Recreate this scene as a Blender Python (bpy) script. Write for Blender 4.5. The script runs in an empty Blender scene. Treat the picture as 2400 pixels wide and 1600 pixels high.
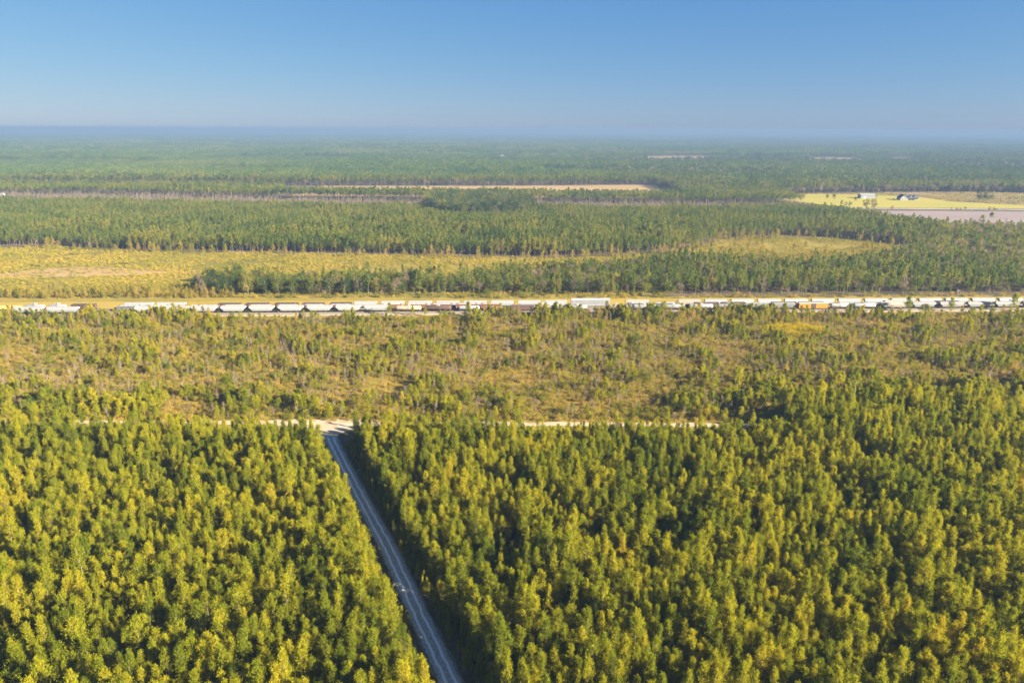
import bpy, math, random
import numpy as np
from mathutils import Matrix, Euler, Vector

R = math.radians
rng = np.random.default_rng(11)
random.seed(11)
scene = bpy.context.scene
col = scene.collection

# ------------------------------------------------------------------ camera, sky, sun, exposure
CAM_H = 113.0
cam_data = bpy.data.cameras.new('camera')
cam_data.sensor_width = 36.0
cam_data.lens = 24.75
cam_data.clip_start = 1.0
cam_data.clip_end = 90000.0
cam = bpy.data.objects.new('camera', cam_data)
cam.matrix_world = (Matrix.Translation((0, 0, CAM_H)) @ Euler((R(90 - 16.76), 0, 0)).to_matrix().to_4x4()
                    @ Matrix.Rotation(R(0.24), 4, 'Z'))
col.objects.link(cam)
scene.camera = cam

SUN_EL, SUN_BACK = 22.0, 24.0        # the sun stands to the right, a little behind the camera
to_sun = Vector((math.cos(R(SUN_BACK)) * math.cos(R(SUN_EL)), -math.sin(R(SUN_BACK)) * math.cos(R(SUN_EL)), math.sin(R(SUN_EL))))
world = bpy.data.worlds.new('World')
scene.world = world
world.use_nodes = True
wn = world.node_tree
bg = wn.nodes['Background']
sky = wn.nodes.new('ShaderNodeTexSky')
sky.sky_type = 'NISHITA'
sky.sun_disc = False
sky.sun_elevation = R(SUN_EL)
sky.sun_rotation = math.atan2(to_sun.x, to_sun.y)
sky.altitude = 500.0
sky.air_density = 1.0
sky.dust_density = 0.25
sky.ozone_density = 4.0
sp = wn.nodes.new('ShaderNodeSeparateColor')   # evens out the sky's colour from horizon to zenith
cb = wn.nodes.new('ShaderNodeCombineColor')
wn.links.new(sky.outputs[0], sp.inputs[0])
for k_, p_ in enumerate((0.88, 0.65, 0.35)):
    pw = wn.nodes.new('ShaderNodeMath'); pw.operation = 'POWER'; pw.inputs[1].default_value = p_
    wn.links.new(sp.outputs[k_], pw.inputs[0]); wn.links.new(pw.outputs[0], cb.inputs[k_])
tn = wn.nodes.new('ShaderNodeMix'); tn.data_type = 'RGBA'; tn.blend_type = 'MULTIPLY'; tn.inputs[0].default_value = 1.0
tn.inputs[7].default_value = (0.285, 0.530, 1.25, 1.0)
wn.links.new(cb.outputs[0], tn.inputs[6])
wn.links.new(tn.outputs[2], bg.inputs[0])
bg.inputs[1].default_value = 0.05

sun_data = bpy.data.lights.new('sun', 'SUN')
sun_data.energy = 5.0
sun_data.angle = R(0.53)
sun_data.color = (1.0, 0.88, 0.66)
sun = bpy.data.objects.new('sun', sun_data)
sun.rotation_euler = to_sun.to_track_quat('Z', 'Y').to_euler()
sun.location = (300, -200, 300)
col.objects.link(sun)

vs = scene.view_settings
vs.view_transform = 'Standard'
vs.look = 'None'
vs.gamma = 1.0
vs.use_curve_mapping = False
vs.exposure = 2.6
cy = scene.cycles
cy.max_bounces = 4
cy.diffuse_bounces = 2
cy.glossy_bounces = 1
cy.transmission_bounces = 2
cy.transparent_max_bounces = 4
cy.volume_bounces = 0
cy.caustics_reflective = False
cy.caustics_refractive = False
cy.use_denoising = True
cy.use_adaptive_sampling = True
cy.adaptive_threshold = 0.02

# ------------------------------------------------------------------ helpers
def tag(o, label=None, cat=None, group=None, kind=None):
    if label: o['label'] = label
    if cat: o['category'] = cat
    if group: o['group'] = group
    if kind: o['kind'] = kind
    return o

def new_mat(name, rough=0.9):
    m = bpy.data.materials.new(name)
    m.use_nodes = True
    nt = m.node_tree
    b = nt.nodes['Principled BSDF']
    b.inputs['Roughness'].default_value = rough
    b.inputs['Specular IOR Level'].default_value = 0.25
    return m, nt, b

def ramp(nt, fac, stops, interp='LINEAR'):
    r = nt.nodes.new('ShaderNodeValToRGB')
    r.color_ramp.interpolation = interp
    e = r.color_ramp.elements
    e[0].position, e[0].color = stops[0][0], (*stops[0][1], 1)
    e[1].position, e[1].color = stops[-1][0], (*stops[-1][1], 1)
    for p, c in stops[1:-1]:
        x = e.new(p); x.color = (*c, 1)
    nt.links.new(fac, r.inputs[0])
    return r.outputs[0]

def noise(nt, vec, scale, detail=3.0, rough=0.55, dist=0.0):
    n = nt.nodes.new('ShaderNodeTexNoise')
    n.inputs['Scale'].default_value = scale
    n.inputs['Detail'].default_value = detail
    n.inputs['Roughness'].default_value = rough
    n.inputs['Distortion'].default_value = dist
    if vec is not None: nt.links.new(vec, n.inputs['Vector'])
    return n.outputs['Fac']

def math_node(nt, op, a, b=None, c=None, clamp=False):
    n = nt.nodes.new('ShaderNodeMath'); n.operation = op; n.use_clamp = clamp
    for i, v in enumerate((a, b, c)):
        if v is None: continue
        if hasattr(v, 'is_linked'): nt.links.new(v, n.inputs[i])
        else: n.inputs[i].default_value = v
    return n.outputs[0]

def mix_col(nt, fac, a, b, mode='MIX'):
    n = nt.nodes.new('ShaderNodeMix'); n.data_type = 'RGBA'; n.blend_type = mode
    for s, v in ((n.inputs[0], fac), (n.inputs[6], a), (n.inputs[7], b)):
        if hasattr(v, 'is_linked'): nt.links.new(v, s)
        elif isinstance(v, (int, float)): s.default_value = v
        else: s.default_value = (*v, 1)
    return n.outputs[2]

def obj_vec(nt):
    t = nt.nodes.new('ShaderNodeTexCoord')
    return t.outputs['Object']

def foliage_mat(name, stops, patch=0.03, trans=0.5, tint_amount=0.5):
    """leaf colour varies from tree to tree, from place to place and a little from leaf to leaf"""
    m, nt, b = new_mat(name, 0.8)
    b.inputs['Specular IOR Level'].default_value = 0.08
    oi = nt.nodes.new('ShaderNodeObjectInfo')
    pn = noise(nt, oi.outputs['Location'], patch, 2.0)
    at = nt.nodes.new('ShaderNodeAttribute'); at.attribute_name = 'tint'
    f = math_node(nt, 'MULTIPLY_ADD', oi.outputs['Random'], 0.56, -0.28)
    f = math_node(nt, 'ADD', f, math_node(nt, 'MULTIPLY_ADD', pn, 1.3, -0.15))
    f = math_node(nt, 'ADD', f, math_node(nt, 'MULTIPLY_ADD', at.outputs['Fac'], tint_amount, -0.5 * tint_amount), clamp=True)
    c = ramp(nt, f, stops)
    nt.links.new(c, b.inputs['Base Color'])
    tr = nt.nodes.new('ShaderNodeBsdfTranslucent')
    nt.links.new(c, tr.inputs['Color'])
    mx = nt.nodes.new('ShaderNodeMixShader'); mx.inputs[0].default_value = trans
    nt.links.new(b.outputs[0], mx.inputs[1]); nt.links.new(tr.outputs[0], mx.inputs[2])
    nt.links.new(mx.outputs[0], nt.nodes['Material Output'].inputs['Surface'])
    return m

def ground_mat(name, stops, s1, s2, w=0.5, stretch=None, bump=0.0):
    m, nt, b = new_mat(name, 0.95)
    v = obj_vec(nt)
    if stretch:
        mp = nt.nodes.new('ShaderNodeMapping'); mp.inputs['Scale'].default_value = stretch
        nt.links.new(v, mp.inputs[0]); v = mp.outputs[0]
    a = noise(nt, v, s1, 4.0); d = noise(nt, v, s2, 4.0, 0.65)
    f = math_node(nt, 'ADD', math_node(nt, 'MULTIPLY', a, 1 - w), math_node(nt, 'MULTIPLY', d, w))
    f = math_node(nt, 'MULTIPLY_ADD', f, 2.2, -0.6, clamp=True)
    nt.links.new(ramp(nt, f, stops), b.inputs['Base Color'])
    if bump:
        bn = nt.nodes.new('ShaderNodeBump'); bn.inputs['Strength'].default_value = 0.8; bn.inputs['Distance'].default_value = bump
        nt.links.new(d, bn.inputs['Height']); nt.links.new(bn.outputs[0], b.inputs['Normal'])
    return m

def paint_mat(name, c, grime=(0.16, 0.11, 0.07), amount=0.35, rough=0.5):
    m, nt, b = new_mat(name, rough)
    t = nt.nodes.new('ShaderNodeTexCoord')
    mp = nt.nodes.new('ShaderNodeMapping'); mp.inputs['Scale'].default_value = (1.3, 1.3, 0.35)
    oi = nt.nodes.new('ShaderNodeObjectInfo')
    add = nt.nodes.new('ShaderNodeVectorMath'); add.operation = 'ADD'
    nt.links.new(t.outputs['Object'], add.inputs[0]); nt.links.new(oi.outputs['Location'], add.inputs[1])
    nt.links.new(add.outputs[0], mp.inputs[0])
    n = noise(nt, mp.outputs[0], 0.8, 5.0, 0.7)
    f = math_node(nt, 'MULTIPLY_ADD', n, 2.4, -1.0, clamp=True)
    f = math_node(nt, 'MULTIPLY', f, amount)
    base = mix_col(nt, math_node(nt, 'MULTIPLY', oi.outputs['Random'], 0.35), c, tuple(x * 0.72 for x in c))
    nt.links.new(mix_col(nt, f, base, grime), b.inputs['Base Color'])
    return m

def mesh_from(name, verts, faces, mats, mat_idx=None, tint=None, smooth=False):
    me = bpy.data.meshes.new(name)
    me.from_pydata([tuple(v) for v in verts], [], [tuple(f) for f in faces])
    for m in mats: me.materials.append(m)
    if mat_idx is not None:
        me.polygons.foreach_set('material_index', np.asarray(mat_idx, dtype=np.int32))
    if tint is not None:
        a = me.attributes.new('tint', 'FLOAT', 'POINT')
        a.data.foreach_set('value', np.asarray(tint, dtype=np.float32))
    if smooth: me.polygons.foreach_set('use_smooth', [True] * len(me.polygons))
    me.update()
    return me

def add_obj(name, me, parent=None, loc=(0, 0, 0)):
    o = bpy.data.objects.new(name, me)
    col.objects.link(o)
    o.location = loc
    if parent is not None: o.parent = parent
    return o

def empty(name, loc, rz=0.0, sc=(1, 1, 1)):
    o = bpy.data.objects.new(name, None)
    o.empty_display_size = 0.5
    col.objects.link(o)
    o.location = loc; o.rotation_euler = (0, 0, rz); o.scale = sc
    return o

class MB:
    """collects shapes for one mesh"""
    def __init__(s): s.v, s.f = [], []
    def add(s, vs_, fs_):
        n = len(s.v); s.v += [tuple(v) for v in vs_]; s.f += [tuple(i + n for i in f) for f in fs_]; return s
    def box(s, x0, x1, y0, y1, z0, z1):
        return s.add([(x0, y0, z0), (x1, y0, z0), (x1, y1, z0), (x0, y1, z0), (x0, y0, z1), (x1, y0, z1), (x1, y1, z1), (x0, y1, z1)],
                     [(0, 3, 2, 1), (4, 5, 6, 7), (0, 1, 5, 4), (1, 2, 6, 5), (2, 3, 7, 6), (3, 0, 4, 7)])
    def loft(s, rings, cap=True):
        """rings: lists of equal length, closed loops"""
        k = len(rings[0]); vs_ = [p for r in rings for p in r]; fs_ = []
        for i in range(len(rings) - 1):
            for j in range(k):
                a = i * k + j; b = i * k + (j + 1) % k
                fs_.append((a, b, b + k, a + k))
        if cap:
            fs_.append(tuple(range(k - 1, -1, -1))); fs_.append(tuple(range((len(rings) - 1) * k, len(rings) * k)))
        return s.add(vs_, fs_)
    def cyl(s, p0, p1, r0, r1=None, n=6):
        p0, p1 = Vector(p0), Vector(p1); r1 = r0 if r1 is None else r1
        q = (p1 - p0).to_track_quat('Z', 'Y')
        ring = lambda p, r: [p + q @ Vector((r * math.cos(t * 2 * math.pi / n), r * math.sin(t * 2 * math.pi / n), 0)) for t in range(n)]
        return s.loft([ring(p0, r0), ring(p1, r1)])
    def mesh(s, name, mat, smooth=False): return mesh_from(name, s.v, s.f, [mat], smooth=smooth)
    def build(s, name, mat, parent=None, loc=(0, 0, 0), smooth=False): return add_obj(name, s.mesh(name, mat, smooth), parent, loc)

def inside(px, py, poly):
    poly = np.asarray(poly, float); x0, y0 = poly[:, 0], poly[:, 1]
    x1, y1 = np.roll(x0, -1), np.roll(y0, -1); r = np.zeros(px.shape, bool)
    for a, b, c, d in zip(x0, y0, x1, y1):
        if b == d: continue
        r ^= ((b > py) != (d > py)) & (px < (c - a) * (py - b) / (d - b) + a)
    return r

_lat = rng.random((256, 256))
def vnoise(x, y, s):
    x = x / s; y = y / s
    xi = np.floor(x).astype(int); yi = np.floor(y).astype(int); fx = x - xi; fy = y - yi
    fx = fx * fx * (3 - 2 * fx); fy = fy * fy * (3 - 2 * fy)
    g = lambda a, b: _lat[a % 256, b % 256]
    return (g(xi, yi) * (1 - fx) + g(xi + 1, yi) * fx) * (1 - fy) + (g(xi, yi + 1) * (1 - fx) + g(xi + 1, yi + 1) * fx) * fy

def jgrid(x0, x1, y0, y1, s, jit=0.45, sy=None):
    sy = sy or s
    X, Y = np.meshgrid(np.arange(x0, x1, s), np.arange(y0, y1, sy))
    X = X.ravel() + rng.uniform(-jit, jit, X.size) * s; Y = Y.ravel() + rng.uniform(-jit, jit, Y.size) * sy
    return X, Y

def in_view(X, Y, m=45.0):
    return (np.abs(X) < 0.775 * Y + m + 8)

# ------------------------------------------------------------------ materials
PINE = [(0.0, (0.088, 0.123, 0.007)), (0.3, (0.175, 0.198, 0.009)), (0.6, (0.282, 0.272, 0.011)), (0.85, (0.363, 0.321, 0.013)), (1.0, (0.392, 0.300, 0.017))]
m_pine = foliage_mat('pine_needles', PINE, 0.035, tint_amount=0.3)
m_pine_far = foliage_mat('far_pine_needles', [(0.0, (0.056, 0.091, 0.017)), (0.35, (0.112, 0.153, 0.022)), (0.7, (0.203, 0.211, 0.029)), (1.0, (0.294, 0.240, 0.048))], 0.012)
m_scrub = foliage_mat('scrub_leaves', [(0.0, (0.100, 0.124, 0.013)), (0.3, (0.193, 0.193, 0.019)), (0.55, (0.292, 0.244, 0.030)), (0.8, (0.361, 0.268, 0.052)), (1.0, (0.385, 0.258, 0.085))], 0.03)
m_gold = foliage_mat('golden_leaves', [(0.0, (0.20, 0.19, 0.01)), (0.5, (0.40, 0.31, 0.008)), (1.0, (0.54, 0.40, 0.008))], 0.1)
m_broad = foliage_mat('broadleaf_leaves', [(0.0, (0.052, 0.081, 0.013)), (0.35, (0.104, 0.138, 0.018)), (0.65, (0.195, 0.200, 0.028)), (0.85, (0.273, 0.225, 0.039)), (1.0, (0.312, 0.225, 0.088))], 0.02)
m_oak = foliage_mat('dark_oak_leaves', [(0.0, (0.022, 0.042, 0.012)), (0.5, (0.050, 0.072, 0.018)), (1.0, (0.105, 0.115, 0.030))], 0.02, 0.25)
m_drab = foliage_mat('autumn_twigs', [(0.0, (0.125, 0.102, 0.069)), (0.5, (0.237, 0.180, 0.121)), (1.0, (0.338, 0.252, 0.172))], 0.05)
m_grass = foliage_mat('dry_grass_blades', [(0.0, (0.133, 0.116, 0.021)), (0.4, (0.279, 0.191, 0.032)), (0.75, (0.413, 0.255, 0.049)), (1.0, (0.480, 0.255, 0.073))], 0.02, 0.3)
m_clear = foliage_mat('clearing_leaves', [(0.0, (0.088, 0.112, 0.012)), (0.3, (0.200, 0.190, 0.018)), (0.6, (0.325, 0.263, 0.025)), (1.0, (0.413, 0.280, 0.050))], 0.015, 0.3)
m_bark = ground_mat('pine_bark', [(0.0, (0.10, 0.075, 0.055)), (0.5, (0.20, 0.155, 0.115)), (1.0, (0.32, 0.26, 0.20))], 0.9, 6.0)
m_pale_bark = ground_mat('pale_bark', [(0.0, (0.24, 0.20, 0.165)), (0.5, (0.36, 0.31, 0.26)), (1.0, (0.50, 0.44, 0.38))], 0.7, 5.0)

m_sapling = ground_mat('sapling_bark', [(0.0, (0.12, 0.095, 0.07)), (0.5, (0.20, 0.16, 0.12)), (1.0, (0.30, 0.25, 0.20))], 0.7, 5.0)

# ------------------------------------------------------------------ ground, roads, fields
def sheet(name, poly, z, mat, sub=None, kind='structure'):
    me = mesh_from(name, [(x, y, z) for x, y in poly], [tuple(range(len(poly)))], [mat])
    if me.polygons[0].normal.z < 0: me.flip_normals()
    return tag(add_obj(name, me), kind=kind)

def wobble(poly, step, amp):
    out = []
    n = len(poly)
    for i in range(n):
        a, b = np.array(poly[i], float), np.array(poly[(i + 1) % n], float)
        k = max(1, int(np.linalg.norm(b - a) / step))
        for j in range(k):
            p = a + (b - a) * j / k
            out.append(tuple(p + rng.uniform(-amp, amp, 2)))
    return out

m_floor = ground_mat('forest_floor', [(0.0, (0.035, 0.032, 0.015)), (0.4, (0.075, 0.058, 0.028)), (0.7, (0.12, 0.082, 0.045)), (1.0, (0.15, 0.11, 0.05))], 0.02, 0.5, 0.5)
m_scrubfloor = ground_mat('scrub_floor', [(0.0, (0.074, 0.073, 0.011)), (0.35, (0.154, 0.131, 0.020)), (0.65, (0.230, 0.168, 0.027)), (1.0, (0.268, 0.178, 0.045))], 0.04, 0.45, 0.55)
m_clearfloor = ground_mat('clearing_floor', [(0.0, (0.069, 0.073, 0.007)), (0.35, (0.139, 0.116, 0.011)), (0.65, (0.191, 0.144, 0.017)), (1.0, (0.222, 0.149, 0.030))], 0.012, 0.25, 0.5, (0.5, 1.0, 1.0))
m_verge = ground_mat('railway_grass', [(0.0, (0.146, 0.123, 0.020)), (0.5, (0.262, 0.189, 0.029)), (1.0, (0.321, 0.219, 0.046))], 0.03, 0.4, 0.5, (0.4, 1.0, 1.0))
m_lawn = ground_mat('pasture', [(0.0, (0.182, 0.176, 0.022)), (0.5, (0.267, 0.233, 0.030)), (1.0, (0.317, 0.254, 0.038))], 0.01, 0.15, 0.4, (0.4, 1.0, 1.0))
m_brush = ground_mat('brushland', [(0.0, (0.100, 0.082, 0.030)), (0.5, (0.187, 0.135, 0.053)), (1.0, (0.246, 0.164, 0.076))], 0.02, 0.2, 0.6, (0.4, 1.0, 1.0))
m_plough = ground_mat('fallow_field', [(0.0, (0.128, 0.096, 0.095)), (0.5, (0.194, 0.150, 0.146)), (1.0, (0.254, 0.206, 0.196))], 0.012, 0.2, 0.55, (0.25, 1.0, 1.0))
m_tan = ground_mat('bare_strip', [(0.0, (0.200, 0.127, 0.050)), (0.5, (0.278, 0.184, 0.079)), (1.0, (0.318, 0.230, 0.109))], 0.015, 0.15, 0.5, (0.3, 1.0, 1.0))

sheet('ground', [(-60000, -3000), (60000, -3000), (60000, 60000), (-60000, 60000)], -0.25, m_floor)
SCRUB = [(-320, 255), (320, 249), (420, 480), (430, 497), (108, 488), (-212, 484), (-480, 476), (-420, 300)]
sheet('scrub_ground', wobble(SCRUB, 12, 1.5), -0.12, m_scrubfloor)
CLEAR = [(-560, 476), (-360, 480), (-212, 485), (-60, 484), (90, 489), (160, 520), (215, 640), (150, 668), (121, 664), (39, 644), (-40, 650), (-120, 655),
         (-243, 664), (-348, 671), (-425, 684), (-461, 702), (-525, 665), (-640, 640)]
sheet('clearing', wobble(CLEAR, 15, 2), -0.08, m_clearfloor)
WEDGE = [(140, 676), (190, 712), (231, 766), (310, 789), (372, 768), (400, 719), (333, 655), (260, 630), (200, 640), (150, 655)]
sheet('grass_clearing', wobble(WEDGE, 10, 6), -0.06, m_clearfloor)
BARE = [(-470, 545), (-414, 560), (-385, 585), (-345, 592), (-310, 575), (-270, 572), (-300, 556), (-350, 548), (-420, 535)]
sheet('bare_earth', wobble(BARE, 8, 1.6), -0.03, m_tan)

LAWN = [(440, 1250), (500, 1125), (528, 1100), (640, 1093), (1000, 1085), (860, 1120), (790, 1150), (742, 1209), (722, 1279), (670, 1326), (553, 1330), (488, 1288)]
BRUSH = [(470, 1300), (553, 1339), (778, 1382), (930, 1390), (1060, 1330), (1130, 1200), (1010, 1084), (860, 1117), (790, 1147), (738, 1207), (718, 1277), (668, 1324), (553, 1329)]
PLOUGH = [(470, 1068), (560, 1054), (760, 1049), (960, 1044), (900, 830), (600, 800), (500, 860)]
STRIP = [(-400, 1250), (-170, 1245), (40, 1240), (290, 1240), (300, 1420), (304, 1545), (150, 1520), (-1, 1500), (-210, 1484), (-400, 1476)]
sheet('pasture', wobble(LAWN, 20, 2), 0.02, m_lawn)
sheet('brush_field', wobble(BRUSH, 20, 2), -0.02, m_brush)
sheet('fallow_field', wobble(PLOUGH, 20, 2), 0.02, m_plough)
sheet('bare_strip', wobble(STRIP, 25, 3), 0.0, m_tan)
FARFIELDS = [[(520, 2790), (760, 2790), (890, 3320), (600, 3290)], [(1130, 2690), (1290, 2690), (1500, 3200), (1300, 3180)],
             [(1420, 2690), (1530, 2690), (1760, 3220), (1620, 3190)], [(-75, 2740), (-15, 2740), (-12, 3215), (-80, 3215)], [(-2200, 5200), (-1800, 5250), (-1800, 5500), (-2200, 5450)], [(900, 6000), (1600, 6050), (1600, 6400), (900, 6300)]]
for i, f in enumerate(FARFIELDS): sheet('distant_field', f, 0.05, m_brush)

# sand track and cross road
m_sand, nt, b = new_mat('sand_track', 0.95)
uv = nt.nodes.new('ShaderNodeUVMap'); uv.uv_map = 'UVMap'
sx = nt.nodes.new('ShaderNodeSeparateXYZ'); nt.links.new(uv.outputs[0], sx.inputs[0])
ov = obj_vec(nt)
wn1 = noise(nt, ov, 0.25, 3.0); wn2 = noise(nt, ov, 1.6, 5.0, 0.7)
u = math_node(nt, 'ADD', sx.outputs[0], math_node(nt, 'MULTIPLY_ADD', wn1, 1.0, -0.5))
rut = math_node(nt, 'ABSOLUTE', math_node(nt, 'SUBTRACT', math_node(nt, 'ABSOLUTE', u), 0.95))
rut = math_node(nt, 'SUBTRACT', 1.0, math_node(nt, 'MULTIPLY', rut, 2.3), clamp=True)
edge = math_node(nt, 'SUBTRACT', math_node(nt, 'ABSOLUTE', u), 1.9)
edge = math_node(nt, 'MULTIPLY', edge, 1.1, clamp=True)
g1 = math_node(nt, 'ADD', math_node(nt, 'MULTIPLY_ADD', wn2, 1.8, -0.25), math_node(nt, 'MULTIPLY', edge, 0.6))
g1 = math_node(nt, 'SUBTRACT', g1, math_node(nt, 'MULTIPLY', rut, 1.1), clamp=True)
sandc = ramp(nt, wn2, [(0.25, (0.66, 0.61, 0.55)), (0.75, (0.82, 0.78, 0.72))])
nt.links.new(mix_col(nt, g1, sandc, (0.15, 0.14, 0.09)), b.inputs['Base Color'])

m_road, nt, b = new_mat('sand_road', 0.95)
ov = obj_vec(nt)
mp = nt.nodes.new('ShaderNodeMapping'); mp.inputs['Scale'].default_value = (0.12, 1.4, 1.0); nt.links.new(ov, mp.inputs[0])
a1 = noise(nt, mp.outputs[0], 1.2, 4.0, 0.6); a2 = noise(nt, ov, 0.9, 4.0, 0.65)
f = math_node(nt, 'ADD', math_node(nt, 'MULTIPLY', a1, 0.6), math_node(nt, 'MULTIPLY', a2, 0.4))
nt.links.new(ramp(nt, f, [(0.30, (0.21, 0.155, 0.085)), (0.46, (0.33, 0.255, 0.17)), (0.64, (0.46, 0.39, 0.30))]), b.inputs['Base Color'])

def strip(name, pts, w, z, mat, amp=0.25, cross=8):
    pts = [Vector((*p, 0)) for p in pts]
    vs_, us, fs_ = [], [], []
    L = 0.0
    for i, p in enumerate(pts):
        d = (pts[min(i + 1, len(pts) - 1)] - pts[max(i - 1, 0)]).normalized(); nrm = Vector((d.y, -d.x, 0))
        if i: L += (p - pts[i - 1]).length
        ww = w[i] if isinstance(w, (list, tuple)) else w
        for j in range(cross + 1):
            u_ = -1 + 2 * j / cross
            off = u_ * (ww / 2 + (random.uniform(-amp, amp) if j in (0, cross) else 0))
            q = p + nrm * off
            vs_.append((q.x, q.y, z)); us.append((off, L))
    k = cross + 1
    for i in range(len(pts) - 1):
        for j in range(cross): fs_.append((i * k + j, i * k + j + 1, (i + 1) * k + j + 1, (i + 1) * k + j))
    me = mesh_from(name, vs_, fs_, [mat])
    if me.polygons[0].normal.z < 0: me.flip_normals()
    uvl = me.uv_layers.new(name='UVMap')
    for lp in me.loops: uvl.data[lp.index].uv = us[lp.vertex_index]
    return tag(add_obj(name, me), kind='structure')

def densify(pts, step):
    out = []
    for a, b_ in zip(pts[:-1], pts[1:]):
        a, b_ = Vector(a), Vector(b_); k = max(1, int((b_ - a).length / step))
        out += [tuple(a + (b_ - a) * j / k) for j in range(k)]
    return out + [tuple(pts[-1])]

TRACK = [(26.6, 36.0), (-12.6, 122.7), (-21.6, 143.0), (-33.9, 171.8), (-44.4, 193.5), (-58.8, 224.0), (-68.6, 245.5), (-71.8, 253.5), (-74.0, 259.5)]
tp = densify(TRACK, 2.5)
strip('sand_track', tp, [5.6 if i < len(tp) - 6 else 5.6 + (i - len(tp) + 6) * 0.8 for i in range(len(tp))], -0.02, m_sand, 0.3)
ROAD = [(-420, 258), (-255, 259.6), (-142, 261), (-99, 261.3), (-68, 261.4), (-34, 260.9), (36, 261), (84, 260.4), (106, 260.2), (153, 258.6), (260, 256)]
rp = densify(ROAD, 4)
strip('sand_road', rp, [7.0 if -96 < p[0] < -52 else 3.6 for p in rp], -0.04, m_road, 0.5)
SPLAY = [(-92, 258.6), (-84, 257.2), (-78.5, 254), (-75.2, 248.5), (-68.5, 246.5), (-66.2, 251), (-62, 255.5), (-55, 257.9), (-50, 259.2), (-70, 262)]
sheet('road_junction', wobble(SPLAY, 1.2, 0.25), -0.008, m_road)

# curved tyre marks on the junction
m_tyre, nt, b = new_mat('packed_sand', 0.95)
nt.links.new(ramp(nt, noise(nt, obj_vec(nt), 1.5, 4.0), [(0.3, (0.46, 0.39, 0.31)), (0.7, (0.58, 0.52, 0.44))]), b.inputs['Base Color'])
def arc(cx, cy_, r, a0, a1, n=16): return [(cx + r * math.cos(R(a0 + (a1 - a0) * i / n)), cy_ + r * math.sin(R(a0 + (a1 - a0) * i / n))) for i in range(n + 1)]
for cx, cy_, r, a0, a1 in ((-86.5, 247.5, 11.5, 0, 70), (-86.5, 247.5, 13.2, 0, 72), (-58, 246.8, 12.5, 180, 108), (-58, 246.8, 14.2, 178, 106)):
    strip('tyre_mark', arc(cx, cy_, r, a0, a1), 0.38, 0.004, m_tyre, 0.06, 2)

# ------------------------------------------------------------------ plants: geometry
def unit(v): return v / (np.linalg.norm(v, axis=-1, keepdims=True) + 1e-9)

def tufts(c, d, ln, wd, fan=None):
    """one slim diamond per row: centre c grows along d"""
    n = len(c); d = unit(d)
    side = unit(np.cross(d, unit(rng.normal(size=(n, 3)))))
    ln = np.asarray(ln).reshape(-1, 1) * np.ones((n, 1)); wd = np.asarray(wd).reshape(-1, 1) * np.ones((n, 1))
    a = c; t = c + d * ln; m = c + d * ln * 0.55
    v = np.stack([a, m + side * wd / 2, t, m - side * wd / 2], 1).reshape(-1, 3)
    return v, np.arange(4 * n).reshape(-1, 4)

def cone_sticks(p0, p1, r0, r1, n=3):
    """many thin tapered prisms"""
    vs_, fs_ = [], []
    for a, b_, ra, rb in zip(p0, p1, r0, r1):
        a, b_ = Vector(a), Vector(b_); q = (b_ - a).to_track_quat('Z', 'Y'); k = len(vs_)
        for p, r in ((a, ra), (b_, rb)):
            for t in range(n):
                vs_.append(p + q @ Vector((r * math.cos(t * 2 * math.pi / n), r * math.sin(t * 2 * math.pi / n), 0)))
        for t in range(n): fs_.append((k + t, k + (t + 1) % n, k + n + (t + 1) % n, k + n + t))
    return [tuple(v) for v in vs_], fs_

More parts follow.
